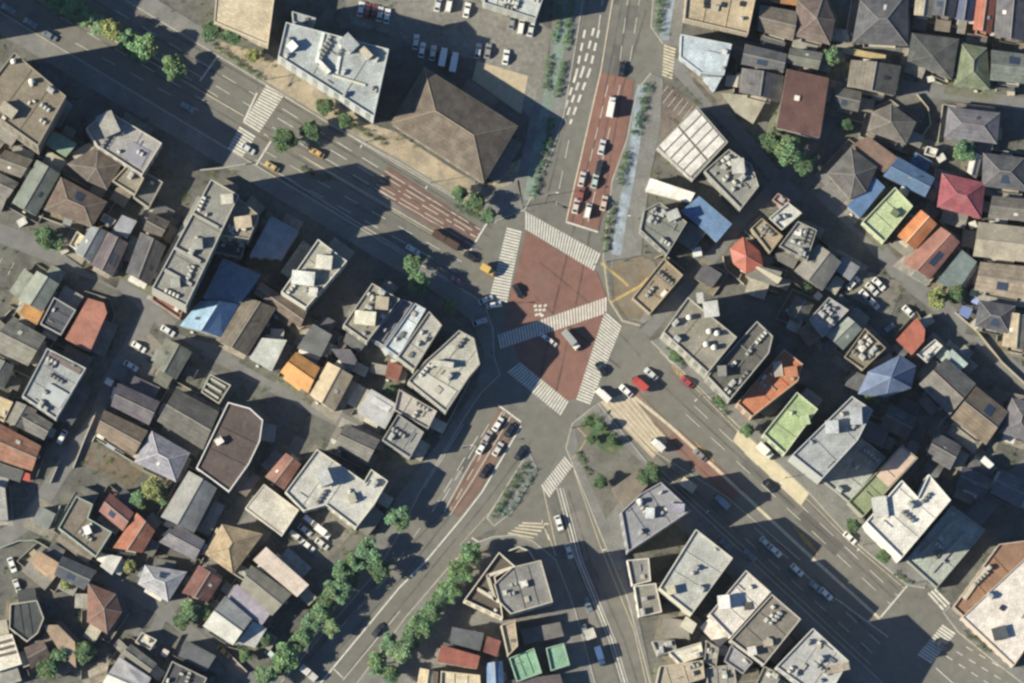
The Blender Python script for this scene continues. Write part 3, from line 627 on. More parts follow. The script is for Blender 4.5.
B('F', '953,607 999,544 1029,540 1031,554 964,617', 8, '9a6f50', '9a7c62', 'tan brown side wing of the huge pinkish store', 'store', name='store_building', ac=2, par='c2ae98', strips=[('984,566 988,569 966,600 962,597', .5, 'c6b59c', 'roof_rail')])
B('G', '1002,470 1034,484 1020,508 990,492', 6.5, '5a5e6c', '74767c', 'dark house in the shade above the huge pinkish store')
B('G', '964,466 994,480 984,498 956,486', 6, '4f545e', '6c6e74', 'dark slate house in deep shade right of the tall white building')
# south
B('F', '640,494 661,482 691,510 628,552 621,512', 15, '8f8f94', '94929a', 'mauve grey office block with machines at the fork of the south road', O_, pent='650,513,8,10,2,d8dcdc,-35;676,508,16,8,2,9c98a6,-35', tank='640,501', ac=9, par='a6a4aa')
B('F', '627,560 649,558 651,581 632,586', 8, '8a8a8a', 'd8cfc0', 'narrow grey shop roof with a bright west wall on the south road', SH, ac=2)
B('F', '634,586 656,583 662,612 639,617', 8, '8a877c', 'd8cfc0', 'grey tan shop roof just below the narrow grey one', SH, ac=2)
B('F', '696,529 733,558 692,614 659,588', 17, 'b3b3aa', 'c2bba4', 'broad light grey roof with a cream edge in the lower centre right', O_, pent='671,590,8,8,2,cfc2a0,-40;696,568,4,4,1,9aa0a0', ac=3, par='c9c5b4')
B('F', '746,570 771,592 731,637 709,614', 15, 'd8cfc2', 'c9c1b4', 'white flat roof with a bright stair room and a dark recess', A_, pent='724,602,11,13,3,eee9e2,-42;748,606,7,7,.3,4a4844,-42', ac=2)
B('F', '772,594 801,619 764,665 730,640', 15, '7f776b', 'b4aea2', 'brown grey flat roof with a pale rim right of the white stair room', A_, pent='752,651,8,8,2,d8d4c8,-40;768,643,9,6,1.5,c2b49c,-40', ac=6, par='bdb7ab')
B('F', '731,645 753,662 743,674 724,661', 9, '96949a', '98969a', 'small lilac grey roof below the white flat roof', A_, ac=2)
B('F', '660,666 703,660 705,678 654,694', 9, 'bfae92', 'b8aa90', 'cream roof with two dark square hatches at the bottom edge', A_, sky='695,663 696,673', ac=2)
B('F', '668,652 701,642 704,656 680,664', 8, 'd8cfba', 'ccc4b0', 'small whitish cream roof above the one with dark hatches', A_, ac=2)
B('F', '652,641 675,640 677,651 658,656', 7, '8f8f8a', '96948c', 'small grey flat roof beside the south road near the bottom', SH, ac=3)
B('S', '686,616 697,624 692,634 680,626', 6, 'cdc5ae', 'c0b8a2', 'narrow cream lean to below the broad light grey roof', 'shed')
B('S', '664,617 688,621 690,640 660,636', 5, '8a8376', '918a7c', 'jumbled low grey roofs behind the south road shops', 'shed')
B('F', '706,640 719,648 716,668 704,662', 8, '8c8a82', '9a968c', 'narrow grey roof between the cream and lilac roofs at the bottom', A_, ac=3)
B('G', '735,673 758,668 762,692 738,692', 6, '726a58', '877e6c', 'small brown roof at the bottom edge below the brown grey flat roof')
B('F', '813,628 849,661 825,702 776,667', 18, 'b4b3b0', 'aeaca4', 'light grey office roof with machines cut by the bottom edge at right', O_, ac=16, pent='838,668,7,22,1.2,b4a48c,-42', par='c6c4bc')
B('F', '512,567 541,560 553,602 511,614 499,602 494,584', 17, '85837f', 'b8ad98', 'grey main roof of the wedge shaped tower in the road fork', O_, ac=4, pent='524,584,6,6,1.2,d8d2c6', par='c2b8a4')
B('F', '499,552 515,566 495,577 501,603 503,618 464,600', 16, '5d5346', 'd8c8ae', 'open framed roof terrace of the wedge shaped tower with cream beams', O_, par='d9ccb4', ac=2, ph=1.2, strips=[('487,574 511,566 512,569 488,577', 1.0, 'd2c5ac', 'beam'), ('478,587 500,600 499,603 477,590', 1.0, 'd2c5ac', 'beam'), ('486,575 489,574 497,600 494,601', 1.0, 'b8ad98', 'beam')])
B('F', '501,625 515,620 518,646 508,656', 10, 'b3a184', 'c2b292', 'narrow cream stair tower behind the wedge shaped tower', 'tower', name='stair_tower', ac=1)
B('S', '452,627 484,633 480,651 450,643', 7, '565b5c', '74726c', 'dark grey metal roof above the red roof with the cream front')
B('S', '487,636 501,641 497,657 483,652', 6.5, '824a3e', '8a6c5e', 'small dark red roof beside the cream stair tower')
B('S', '441,645 480,656 477,669 437,662', 8.5, '9d5039', 'd8ccb0', 'red roof with a cream front at the bottom edge')
B('F', '441,671 480,675 481,694 440,694', 6, 'd3c19c', 'd2c2a0', 'low cream flat roof in front of the red roof at the bottom edge', 'shop', ac=1)
B('G', '487,663 502,661 505,692 487,692', 6.5, '4f7cab', '8c98a2', 'narrow blue roof cut by the bottom edge', surf='metal')
B('F', '509,658 534,648 542,673 517,682', 7, '7db08c', '94a892', 'larger of two mint green flat roofs at the bottom', 'shop', ac=1, par='92b89c')
B('F', '546,648 564,643 570,665 551,671', 7, '7fae8c', '94a892', 'smaller of two mint green flat roofs right of the larger one at the bottom', 'shop', ac=0, par='90b49a')
B('S', '505,681 560,674 566,694 507,694', 5, '5c4f50', '746c68', 'dark brown low roof below the two mint green roofs', 'shop')
B('G', '420,668 438,672 437,692 416,690', 5, 'b6a27c', 'b0a080', 'small cream tan roof left of the red roof at the bottom edge')

B('G', '141,232 166,246 150,286 126,273', 6.5, '4e4d54', '77757a', 'dark slate house standing left of the tall grey slab')  # dark house added to stand in for the shadow lying here
B('G', '150,212 170,222 160,240 143,230', 6, '5c5650', '7c776e', 'small dark house between walled yard and tall grey slab')
B('G', '166,338 192,352 176,380 152,366', 5.5, '6a6c60', '87867a', 'grey green house behind the two white parked cars')
B('G', '345,424 380,440 368,462 334,446', 6, '77736c', '8d877c', 'taupe house above the large pale grey angular block')
B('S', '352,446 378,456 372,468 348,458', 4, '66635e', '807c74', 'low dark roof between the taupe house and the pale grey block', 'shed')
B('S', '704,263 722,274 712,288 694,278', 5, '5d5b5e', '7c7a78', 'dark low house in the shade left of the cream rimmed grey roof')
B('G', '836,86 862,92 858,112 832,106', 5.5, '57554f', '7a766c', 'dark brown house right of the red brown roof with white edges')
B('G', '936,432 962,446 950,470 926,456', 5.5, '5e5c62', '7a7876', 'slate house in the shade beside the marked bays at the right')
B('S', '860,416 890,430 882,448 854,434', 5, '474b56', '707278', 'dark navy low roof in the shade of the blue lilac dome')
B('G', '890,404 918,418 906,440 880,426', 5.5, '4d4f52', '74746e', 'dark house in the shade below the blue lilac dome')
B('G', '796,296 814,304 804,322 786,314', 5.5, '66645e', '85827a', 'small grey house left of the patchy whitish roof')
B('S', '690,222 706,232 694,250 676,240', 5, '62645f', '82827c', 'low grey roof between the blue metal roof and the corner alley', 'shop', name='shop_building')
B('S', '40,506 56,514 48,530 32,522', 3.2, '7c827c', '8c8c84', 'low grey green roof left of the L shaped tan roof', 'shed')
B('S', '186,640 216,656 206,672 178,656', 5, '585b60', '74767a', 'dark slate roof left of the orange car near the bottom')
B('S', '520,630 560,622 564,636 524,645', 5, '6d6a66', '86827c', 'low brown grey roof above the two mint green roofs', 'shop')
B('F', '706,668 734,664 738,692 708,694', 8, '99958a', 'a09c90', 'grey flat roof cut by the bottom edge below the lilac roof', A_, ac=5)
B('F', '764,666 782,674 772,694 752,692', 8, '8b887f', '9a968c', 'small grey flat roof at the bottom edge left of the bottom right office', A_, ac=3)

B('F', '-70,-45 -16,-12 -44,34 -98,2', 32, '8d8a82', '9a968c', 'tall grey block at the far top left whose shadow darkens the boulevard', A_, win=False)  # unseen block out of view, assumed for the shade it casts on the boulevard

B('S', '611,489 639,469 653,480 625,509', 4.5, '877a68', '968a76', 'low mottled brown roof at the upper corner of the mauve grey office', 'shop')
# ---------------------------------------------------------------- ground, streets and paving
def sheet(name, outlines, z, m, kind='structure'):
    mb = MB()
    for s in outlines:
        mb.face([(q.x, q.y, z) for q in ccw(pts(s) if isinstance(s, str) else s)])
    return struct(name, mb, m, kind)
def ribbon(p, w):                           # a strip w metres wide along points, as quads sharing mitred ends
    L_, R_ = [], []
    for i, q in enumerate(p):
        a = p[max(0, i-1)]; b = p[min(len(p)-1, i+1)]; d = (b - a).normalized(); n = Vector((-d.y, d.x))
        L_.append(q + n*w/2); R_.append(q - n*w/2)
    return [[R_[i], R_[i+1], L_[i+1], L_[i]] for i in range(len(p) - 1)]
sheet('ground', [[Vector((-700, -700)), Vector((700, -700)), Vector((700, 700)), Vector((-700, 700))]], 0, mat('ground', '605f58'))
ASPH = mat('asphalt', '726f66')
ROADS = ['125,-20 60,-45 -40,-45 -20,0 450,282 484,303 500,376 560,432 598,402 650,468 773,581 890,690 960,760 1100,740 1030,690 958,628 940,610 925,586 907,585 849,537 810,494 731,419 651,341 612,300 603,262 524,212 496,222',
         '578,-25 584,-5 564,115 553,150 524,215 603,262 612,181 627,139 637,90 651,73 663,78 672,60 663,44 651,27 655,-5 660,-25',
         '500,374 463,420 421,490 400,532 377,571 310,649 275,690 250,720 330,720 352,690 405,618 448,568 470,541 490,530 515,524 545,484 572,430 560,400',
         '545,480 566,440 570,430 575,466 603,540 628,600 652,690 660,720 600,720 597,690 575,610 556,560 533,541 515,535 492,537 505,520']
for k, r in enumerate(ROADS):
    sheet('road', [r], .004*(k + 1), ASPH)
LANE = mat('asphalt', '767573')
LANES = [('140,300 180,335 212,352 306,403 345,422 400,450', 4.6), ('-8,230 61,257 123,282 152,305', 6), ('150,312 130,350 112,380 97,420 60,472 30,520 -8,545', 5.4),
         ('820,190 865,232 900,275 945,310 1035,388', 5.2), ('895,86 1035,106', 4.2), ('672,62 690,82 735,128 772,172 800,200', 4.2), ('925,584 960,535 1000,490 1035,462', 6),
         ('102,574 165,612 190,632 230,662 255,684', 4), ('645,334 700,272 745,217 800,160 840,110', 4), ('300,438 275,490 215,560 160,620 130,690', 3.6)]
for k, (s, w) in enumerate(LANES):
    sheet('lane', ribbon(pts(s), w), .024 + .004*k, LANE)
# open lots
sheet('parking_ground', ['395,-15 483,-15 498,10 536,20 552,30 540,98 530,118 476,60 410,45 396,30', '340,-15 395,-15 396,36 352,24'], .068, mat('ground', '7f7b72'))
sheet('sand_ground', ['477,61 528,76 521,114 472,80'], .072, mat('wall', 'bdaa86'))
sheet('dirt_ground', ['92,440 143,473 131,488 80,463', '80,600 98,585 112,606 92,622'], .072, mat('ground', '74654f'))
sheet('parking_ground', ['665,80 697,105 657,146 645,150 650,112'], .072, mat('ground', '6d5f55'))
sheet('parking_ground', ['855,268 905,282 890,318 842,292', '930,425 958,410 1000,440 985,480 935,455', '300,508 330,505 356,530 328,560 298,548', '122,352 150,332 168,352 140,390'], .076, mat('ground', '7d776c'))
sheet('forecourt', ['486,176 522,158 530,182 524,211 497,221 452,194 462,178'], .02, mat('paving', 'b3a07c'))
# raised pavements with a pale kerb along their road edge
PAVE = mat('paving', '7d7c78'); KERB = mat('paint', 'b9b3a2')
WALKS = [('118,-25 125,0 200,45 265,84 330,124 400,163 496,221 524,210 519,180 495,190 400,143 300,85 215,35 150,-5 140,-25', '125,0 200,45 265,84 330,124 400,163 496,221 524,210'),
         ('-20,0 100,72 200,132 300,192 400,252 450,282 484,303 493,330 494,356 500,375 482,392 463,420 421,490 400,532 377,571 310,649 275,690 255,690 300,640 360,565 395,500 440,440 476,388 484,352 472,322 440,295 390,266 290,206 190,146 90,88 -20,22', '-20,0 100,72 200,132 300,192 400,252 450,282 484,303 493,330 494,356 500,375 482,392 463,420 421,490 400,532 377,571 310,649 275,690'),
         ('584,-25 584,-5 564,115 553,150 524,212 517,180 534,100 550,55 555,-25', '584,-25 584,-5 564,115 553,150 524,212'),
         ('655,-25 651,27 663,44 680,47 690,-25', '655,-25 651,27 663,44'),
         ('663,79 651,73 637,90 627,139 612,181 603,258 609,300 622,321 640,326 652,318 640,270 645,215 650,178 660,130', '651,73 637,90 627,139 612,181 603,258 609,300 622,321 640,326'),
         ('651,341 731,419 810,494 849,537 907,585 925,588 930,574 868,522 822,482 745,412 668,334', '668,334 651,341 731,419 810,494 849,537 907,585 925,588'),
         ('950,606 943,612 958,632 1000,666 1060,712 1080,690 1012,664 960,618', '950,606 943,612 958,632 1000,666 1060,712'),
         ('572,424 588,411 598,403 650,466 773,581 890,692 850,692 745,590 650,500 640,498 622,514 627,560 640,625 655,692 652,692 628,600 603,540 574,468 566,448', '652,690 628,600 603,540 574,468 566,448 572,424 588,411 598,403 650,466 773,581 890,690'),
         ('352,690 405,618 448,568 470,545 492,537 515,535 533,541 556,560 575,610 597,692', '352,690 405,618 448,568 470,545 492,537 515,535 533,541 556,560 575,610 597,690'),
         ('523,460 529,452 537,470 512,512 494,526 487,518', '487,518 523,460 529,452 537,470 512,512 494,526 487,518')]
for s, k in WALKS:
    mb = MB(); mb.prism(ccw(pts(s)), 0, .13); struct('pavement', mb, PAVE)
    mb = MB()
    for q in ribbon(pts(k), .36): mb.prism(ccw(q), 0, .16)
    struct('kerb', mb, KERB)
WALKTOP = .134
mb = MB(); mb.prism(ccw(pts('738,430 749,436 809,494 801,506 733,441')), 0, .16); struct('bus_stop_platform', mb, mat('wall', 'd2c29c'))
sheet('forecourt', ['222,42 268,54 282,64 372,124 396,132 482,188 474,206 400,160 330,121 265,81 212,48'], WALKTOP + .002, mat('paving', 'ae9c7e'))
sheet('cycle_path', ribbon(pts('642,85 639,110 634,150 628,185 622,215 616,255'), 3.2) + ribbon(pts('676,-20 668,10 664,40'), 3.0), WALKTOP + .004, mat('paving', '94a4b2'))
sheet('cycle_path', ribbon(pts('570,-20 566,20 552,80 544,120 534,170 529,200'), 3.4), WALKTOP + .008, mat('paving', '7c9488'))
sheet('plaza_paving', ['575,428 590,414 646,466 636,480 620,500 606,520 580,462'], WALKTOP + .004, mat('paving', '6e6a60'))
sheet('plaza_paving', ['612,262 640,255 655,262 660,285 640,320 622,317 612,298'], WALKTOP + .004, mat('paving', '807159'))
sheet('plaza_paving', ['462,565 492,540 515,538 531,544 554,564 560,580 470,600'], WALKTOP + .004, mat('paving', '7c766a'))
sheet('lawn', ['581,425 592,412 624,445 613,455 600,449'], WALKTOP + .02, mat('grass', '44683a'))
sheet('lawn', ['-20,-20 60,-20 135,45 150,60 120,44 60,4', '960,48 986,52 988,90 956,84'], .09, mat('grass', '6a8050'))
# coloured road surfacing
RED = mat('asphalt', '875a4b')
sheet('red_paving', ['526,231 597,272 607,298 604,316 577,398 566,401 520,362 505,320 508,303 513,283'], .10, RED)
sheet('red_lane', ['601,72 634,80 626,137 600,225 598,232 566,222'], .10, RED)
sheet('red_lane', ['372,189 388,166 482,230 470,251'], .10, mat('asphalt', '78574a'))
sheet('red_lane', ['499,409 519,423 480,490 458,517 446,511 452,498'], .10, mat('asphalt', '80604f'))
sheet('red_lane', ['664,441 678,429 744,489 730,501'], .10, RED)
sheet('beige_surface', ['599,402 629,392 669,440 653,459'], .096, mat('asphalt', 'b3a184')); sheet('red_lane', ['631,392 637,391 677,432 669,439'], .098, mat('asphalt', '86705c'))
# wheel tracks and patched asphalt
def track(s, w, z, hx): sheet('wheel_track', ribbon(pts(s), w), z, mat('track', hx))
for k, (s, w) in enumerate([('20,-8 250,131 478,262', .6), ('40,-8 262,126 482,250', .6), ('80,-8 274,108 488,236', .6), ('100,-8 282,98 492,228', .6), ('8,18 230,150 458,276', .6),
        ('648,372 745,462 900,604', .6), ('662,364 760,455 902,594', .6), ('640,410 745,512 880,640', .6), ('624,424 730,524 866,650', .6),
        ('624,-10 598,130 572,222', .6), ('632,-10 606,130 582,226', .6), ('646,10 622,90 598,232', .6), ('590,-10 566,120 545,205', .6),
        ('512,420 470,490 400,580 326,664', .6), ('503,414 452,502 382,576 308,660', .6), ('532,440 486,502 430,570 345,676', .6), ('554,490 574,560 606,640 622,692', .6), ('568,490 590,560 624,640 640,692', .6),
        ('575,224 556,300 540,380', .7), ('590,232 575,310 556,392', .7), ('520,282 560,320 620,368', .7), ('540,262 600,312 640,356', .7)]):
    track(s, w, .105 + .0002*k, '5c4f49' if k > 17 else '5a5854')
rp = random.Random(5)
for k in range(46):
    s, ang = rp.choice((('40,10 470,258', -31), ('650,368 890,592', -42.5), ('620,0 580,200', 77), ('500,420 340,650', 52), ('560,490 620,680', -73)))
    a, b = pts(s); q = a.lerp(b, rp.random()) + Vector((rp.uniform(-4, 4), rp.uniform(-4, 4))); l_, w_ = rp.uniform(1.5, 9), rp.uniform(.8, 2.4); d = Vector((math.cos(R(ang)), math.sin(R(ang)))); e = Vector((-d.y, d.x))
    sheet('road_patch', [[q - d*l_ - e*w_, q + d*l_ - e*w_, q + d*l_ + e*w_, q - d*l_ + e*w_]], .03 + .0006*k, mat('asphalt', rp.choice(('5d5b57', '67645f', '7c7871', '76716a'))))
# ---------------------------------------------------------------- road paint
WHITE = mat('paint', 'dcd7c8'); CREAM = mat('paint', 'd4c5a4'); YELL = mat('paint', 'c79c3c')
lines, cream, yell = MB(), MB(), MB()
ZM = .112
def stroke(mb, a, b, w=.22):
    for q in ribbon([a, b], w): mb.face([(p.x, p.y, ZM) for p in q])
def line(s, w=.22, mb=None):
    p = pts(s)
    for a, b in zip(p, p[1:]): stroke(mb or lines, a, b, w)
def dash(s, w=.2, on=5, off=5, mb=None):
    p = pts(s)
    for a, b in zip(p, p[1:]):
        L_ = (b - a).length; d = (b - a).normalized(); t = 0
        while t < L_: stroke(mb or lines, a + d*t, a + d*min(L_, t + on), w); t += on + off
def zebra(s, name='zebra_crossing', pitch=.95, m=WHITE):
    a, b, c, d = pts(s); mb = MB(); n = max(3, int(((a - d).length + (b - c).length) / 2 / pitch))
    for k in range(n):
        t0, t1 = (k + .16) / n, (k + .80) / n
        mb.face([(q.x, q.y, ZM + .004) for q in ccw([a.lerp(d, t0), b.lerp(c, t0), b.lerp(c, t1), a.lerp(d, t1)])])
    struct(name, mb, m)
zebra('268,82 287,91 259,133 243,123'); zebra('240,126 256,136 236,168 221,160')
zebra('525,211 525,229 594,271 601,254'); zebra('507,227 522,231 507,303 489,300')
zebra('607,297 607,313 500,349 497,335'); zebra('507,372 520,362 569,402 561,416')
zebra('605,311 622,326 590,405 576,400'); zebra('541,486 549,498 573,466 565,456')
zebra('917,655 931,664 956,633 943,624'); zebra('927,594 942,611 951,603 936,588'); zebra('664,44 676,48 672,80 662,76', m=CREAM)
# stop lines
for s in ('244,121 257,93', '200,81 222,50', '253,170 271,141', '487,223 470,251', '566,222 598,232', '880,618 907,586', '498,405 521,422'): line(s, .55)
# the boulevard, northwest arm: lane lines run with the road
def lanes(p0, p1, fr, fn):
    a0, b0 = pts(p0); a1, b1 = pts(p1)
    for f in fr: fn(a0.lerp(b0, f), a1.lerp(b1, f))
def dline(a, b, on=5, off=5, w=.2):
    L_ = (b - a).length; d = (b - a).normalized(); t = 1
    while t < L_: stroke(lines, a + d*t, a + d*min(L_, t + on), w); t += on + off
sline = lambda a, b: stroke(lines, a, b, .22)
lanes('120,-3 98,33', '262,85 244,117', (.33, .66), dline); lanes('285,97 265,134', '487,223 468,252', (.27, .52, .77), lambda a, b: dline(a, b, 6, 4, .24)); lanes('388,160 366,194', '487,223 468,252', (.27, .40, .52, .66, .77), lambda a, b: dline(a, b, 7, 2, .2))
lanes('268,138 245,168', '468,252 450,280', (.35, .68), dline); lanes('80,-5 30,40', '226,92 205,128', (.2, .45, .7), dline)
line('285,97 496,223', .2); line('264,134 468,252', .3, cream); line('268,136 466,255', .16, cream); line('272,169 448,279', .2)
line('10,-20 244,116', .3, cream)
# southeast arm
line('628,392 670,426 800,547 880,619', 1.0, cream)
lanes('676,420 700,395', '884,612 905,588', (.32, .66), lambda a, b: dline(a, b, 6, 5)); line('668,360 731,424 849,541 905,589', .22, cream); line('660,352 720,405', .18)
lanes('760,515 735,545', '888,637 868,662', (.33, .7), lambda a, b: dline(a, b, 5, 5)); line('835,598 888,637', .3); line('655,465 775,576 870,664', .2, cream)

for cu, cv in ((702, 448), (800, 532), (678, 372), (806, 541)):
    for k in range(4): stroke(yell, P(cu + k*4 - 6, cv + k*3.6 - 6), P(cu + k*4, cv + k*3.6 + 3), .35)
for k in range(6):
    a, b = pts('600,402 653,457'), pts('630,392 668,441'); f = (k + .5) / 6; stroke(cream, a[0].lerp(b[0], f), a[1].lerp(b[1], f), .5)
line('727,497 800,560', .2); line('655,452 727,497', .2, cream)
lanes('942,655 975,640', '1010,700 1040,676', (.05, .35, .65), lambda a, b: dline(a, b, 2.4, 2.4, .28)); line('936,668 985,712', .3)
# avenue north
line('615,-15 601,70 566,222', .4, cream); dash('629,-10 620,60', .22, 5, 4); dash('641,-10 630,62', .22, 5, 4); line('653,75 637,93 627,142 606,225', .22, cream)
dash('608,85 577,215', .2, 4, 3); dash('620,85 588,222', .2, 4, 3); dash('569,140 556,205', .22, 6, 4)
for a, b in (('594,28 583,70 565,122', 4), ('599,30 590,70 570,124', 4), ('585,30 576,75 562,118', 4)): dash(a, .75, 2.6, 1.6)
dash('604,-10 598,32', .3, 5, 3); line('580,-10 562,116', .2); line('655,-10 652,27', .2, cream)
# southwest arm
line('503,411 470,464 444,512', .25); line('511,416 474,478 450,515', .22)
line('521,426 482,492 462,518 427,560 400,587 333,668 310,696', .5); line('400,611 343,680', .25); dash('505,412 448,514', .2, 4, 3); dash('489,424 440,505', .22, 5, 3)
dash('478,436 432,512', .22, 5, 3); dash('420,528 385,580 340,628', .2, 4, 5); line('333,668 343,678', .35); line('463,425 424,488', .2); line('522,464 490,512 460,545', .2, cream)
for k in range(8):
    a, b = pts('448,568 474,535'), pts('462,574 482,540'); f = (k + .3) / 8; stroke(lines, a[0].lerp(a[1], f), b[0].lerp(b[1], f), .5)
for k in range(5):
    a, b = pts('508,533 522,523'), pts('534,538 549,524'); f = k / 4; stroke(cream, a[0].lerp(a[1], f), b[0].lerp(b[1], f), .55)
line('549,540 542,520', .4, cream); line('556,556 548,534', .3, cream)
# south arm
for dx in (-3, 0, 3): line('%d,488 %d,560 %d,640 %d,700' % (560 + dx, 579 + dx, 612 + dx, 630 + dx), .25 if dx else .45)
line('574,470 600,545 634,630 648,690', .25, cream); line('543,488 556,546', .3, cream)
# the diamond of square studs in the middle of the crossing
for i, j in ((0, 0), (1, 0), (0, 1), (-1, 0), (0, -1), (.5, 1.4), (-1.2, -1), (1.3, -1.1), (-.9, 1.2)):
    c = P(540 + i*4, 310 + j*4); stroke(lines, c - Vector((.45, .2)), c + Vector((.45, .2)), .75)
# bays in the lots
for k in range(6): stroke(lines, P(668 + k*5, 86 + k*4), P(658 + k*5, 99 + k*4), .15)
for k in range(4): stroke(lines, P(938 + k*9, 427 + k*6), P(950 + k*9, 412 + k*6), .2)
for k in range(5): stroke(lines, P(2 + k*12, 258 + k*5), P(-4 + k*12, 270 + k*5), .18)
struct('road_markings', lines, WHITE); struct('road_markings', cream, CREAM); struct('road_markings', yell, YELL)
sheet('tactile_paving', ribbon(pts('601,263 612,272 622,280 628,286'), .8) + ribbon(pts('611,302 626,294 640,286 648,278'), .8), WALKTOP + .012, mat('paint', 'c9a64e'))
sheet('tactile_paving', ribbon(pts('572,459 580,450 587,438 577,427'), .5), WALKTOP + .012, mat('paint', 'b59a66'))
# ---------------------------------------------------------------- trees, shrubs, hedges
def leaves(mb, rnd, clumps, n, size):
    for cx, cy, cz, r in clumps:
        for _ in range(n):
            d = Vector((rnd.gauss(0, 1), rnd.gauss(0, 1), rnd.gauss(0, 1)))
            d = d.normalized() * r * rnd.random() ** .45
            c = Vector((cx + d.x, cy + d.y, cz + d.z*.8))
            a = Vector((rnd.gauss(0, 1), rnd.gauss(0, 1), rnd.gauss(0, .6))).normalized() * size * rnd.uniform(.6, 1.2)
            nrm = Vector((rnd.gauss(0, .5), rnd.gauss(0, .5), 1)).normalized(); b = nrm.cross(a) * .7
            mb.face([c - a, c - b*.9, c + a, c + b])
def tree_meshes(seed, leafhex):
    rnd = random.Random(seed); tr = MB(); cr = MB(); clumps = []
    tr.tube((0, 0, 0), (.08, .04, 2.2), .24, .17, 8); top = Vector((.08, .04, 2.2))
    for k in range(7):
        t = 2*math.pi*k/7 + rnd.uniform(-.4, .4); l = rnd.uniform(1.0, 1.75)
        e = top + Vector((math.cos(t)*l, math.sin(t)*l, rnd.uniform(1.2, 2.4))); tr.tube(top - Vector((0, 0, rnd.uniform(0, .5))), e, .11, .04, 5)
        clumps.append((e.x, e.y, e.z, rnd.uniform(.95, 1.4)))
        if rnd.random() < .7:
            e2 = e + Vector((math.cos(t)*.7, math.sin(t)*.7, rnd.uniform(-.7, .3))); clumps.append((e2.x, e2.y, e2.z, rnd.uniform(.5, .9)))
    tr.tube(top, top + Vector((.1, 0, 2.6)), .15, .05, 5)
    for k in range(5): clumps.append((rnd.uniform(-.9, .9), rnd.uniform(-.9, .9), rnd.uniform(3.8, 5.4), rnd.uniform(.8, 1.2)))
    leaves(cr, rnd, clumps, 270, .25)
    return tr.mesh('trunk', mat('wall', '6a5a48')), cr.mesh('crown', mat('leaf', leafhex))
TV = [tree_meshes(s, h) for s, h in ((1, '78a868'), (2, '6a9a64'), (3, '587f50'), (4, '93b880'), (5, 'a0a858'), (6, '72a472'), (7, '6a9662'), (8, '8aae74'))]
def tree(u, v, r, var, label, group=None, name='tree', cat='tree', sq=1.0):
    k = r * S / 2.05; q = P(u, v, 4*k); rt = random.Random(label); var = (var if rt.random() < .5 else {0: 5, 1: 6, 3: 7}.get(var, var)) if group else {0: 6, 1: 2, 3: 1}.get(var, var)
    t = thing(name, label, cat, (q.x, q.y, 0), random.Random(label + str(u)).uniform(0, 6.28), group)
    for nm, me in zip(('trunk', 'crown'), TV[var]):
        o = link(nm, me, t); o.scale = (k, k, k*sq)
    return t
GS = 'street trees along the southwest road'
for a in ((397, 517, 10, 0, 'round street tree beside the large pale grey angular block, topmost on the southwest road'),
          (369, 552, 10, 0, 'big round street tree at the bend of its row, just below the topmost one'),
          (355, 562, 8, 1, 'smaller street tree touching the left side of the big round one at the bend'),
          (379, 571, 9, 2, 'darker street tree at the kerb, below the big round one at the bend'),
          (336, 589, 11, 0, 'wide street tree in the middle of the northwest row of the southwest road'),
          (352, 578, 7, 2, 'small dark street tree between the wide one and the bend'),
          (321, 613, 9, 1, 'street tree below the wide one, with a thin crown'),
          (331, 627, 8, 3, 'pale street tree nearest the kerb, beside the thin crowned one'),
          (303, 637, 9, 1, 'street tree left of the pale one on the southwest road'),
          (287, 658, 11, 0, 'bright street tree near the bottom edge, right of the orange car'),
          (343, 570, 8, 1, 'street tree filling the gap above the wide one on the southwest road'), (326, 602, 8, 2, 'dark street tree between the wide one and the thin crowned one'),
          (311, 625, 8, 0, 'middle sized street tree between the thin crowned one and its left neighbour'), (295, 648, 8, 1, 'street tree right above the bright one near the bottom edge'), (277, 667, 8, 2, 'dark street tree between the bright one and the lowest of the northwest row'),
          (267, 676, 9, 0, 'street tree cut by the bottom edge, lowest of the northwest row')):
    tree(*a, group=GS)
GB = 'trees on the planted bank beside the wedge shaped tower'
for a in ((470, 553, 9, 1, 'bank tree at the striped crossing, topmost on the bank above the wedge tower'),
          (461, 570, 10, 0, 'leafy bank tree just left of the wedge tower terrace corner'),
          (450, 588, 9, 0, 'bank tree left of the wedge tower, third down the bank'),
          (440, 602, 8, 2, 'dark small bank tree left of the wedge tower south corner'),
          (424, 623, 10, 0, 'large bank tree standing left of the dark grey metal roof'),
          (445, 596, 8, 0, 'bank tree merging with the dark small one left of the wedge tower'), (432, 612, 9, 1, 'bank tree between the dark small one and the large one by the dark grey roof'), (408, 643, 8, 2, 'dark bank tree just above the pale one left of the red roof'),
          (414, 633, 8, 1, 'lower bank tree leaning on the large one by the dark grey roof'),
          (401, 652, 10, 3, 'pale bank tree left of the red roof with the cream front'),
          (390, 642, 8, 0, 'bank tree closest to the carriageway near the dark passing car'),
          (379, 664, 9, 0, 'bank tree near the bottom edge beside the road, lower left of the pale one'),
          (392, 674, 8, 2, 'dark bank tree cut by the bottom edge')):
    tree(*a, group=GB)
for a in ((58, 2, 9, 1, 'small tree at the top edge, first of the green verge of the boulevard'), (72, 8, 9, 0, 'verge tree second from the top edge on the boulevard'),
          (86, 17, 9, 1, 'verge tree third along the boulevard verge from the top edge'), (99, 25, 8, 3, 'pale verge tree before the yellowish one on the boulevard'),
          (112, 30, 9, 4, 'yellowish verge tree on the shaded boulevard'), (128, 40, 9, 1, 'verge tree just after the yellowish one on the boulevard'),
          (143, 49, 11, 0, 'last and widest verge tree, at the shadow edge on the boulevard'), (175, 68, 10, 0, 'lone tree out in the deep shade of the boulevard')):
    tree(*a, group='trees on the boulevard verge')
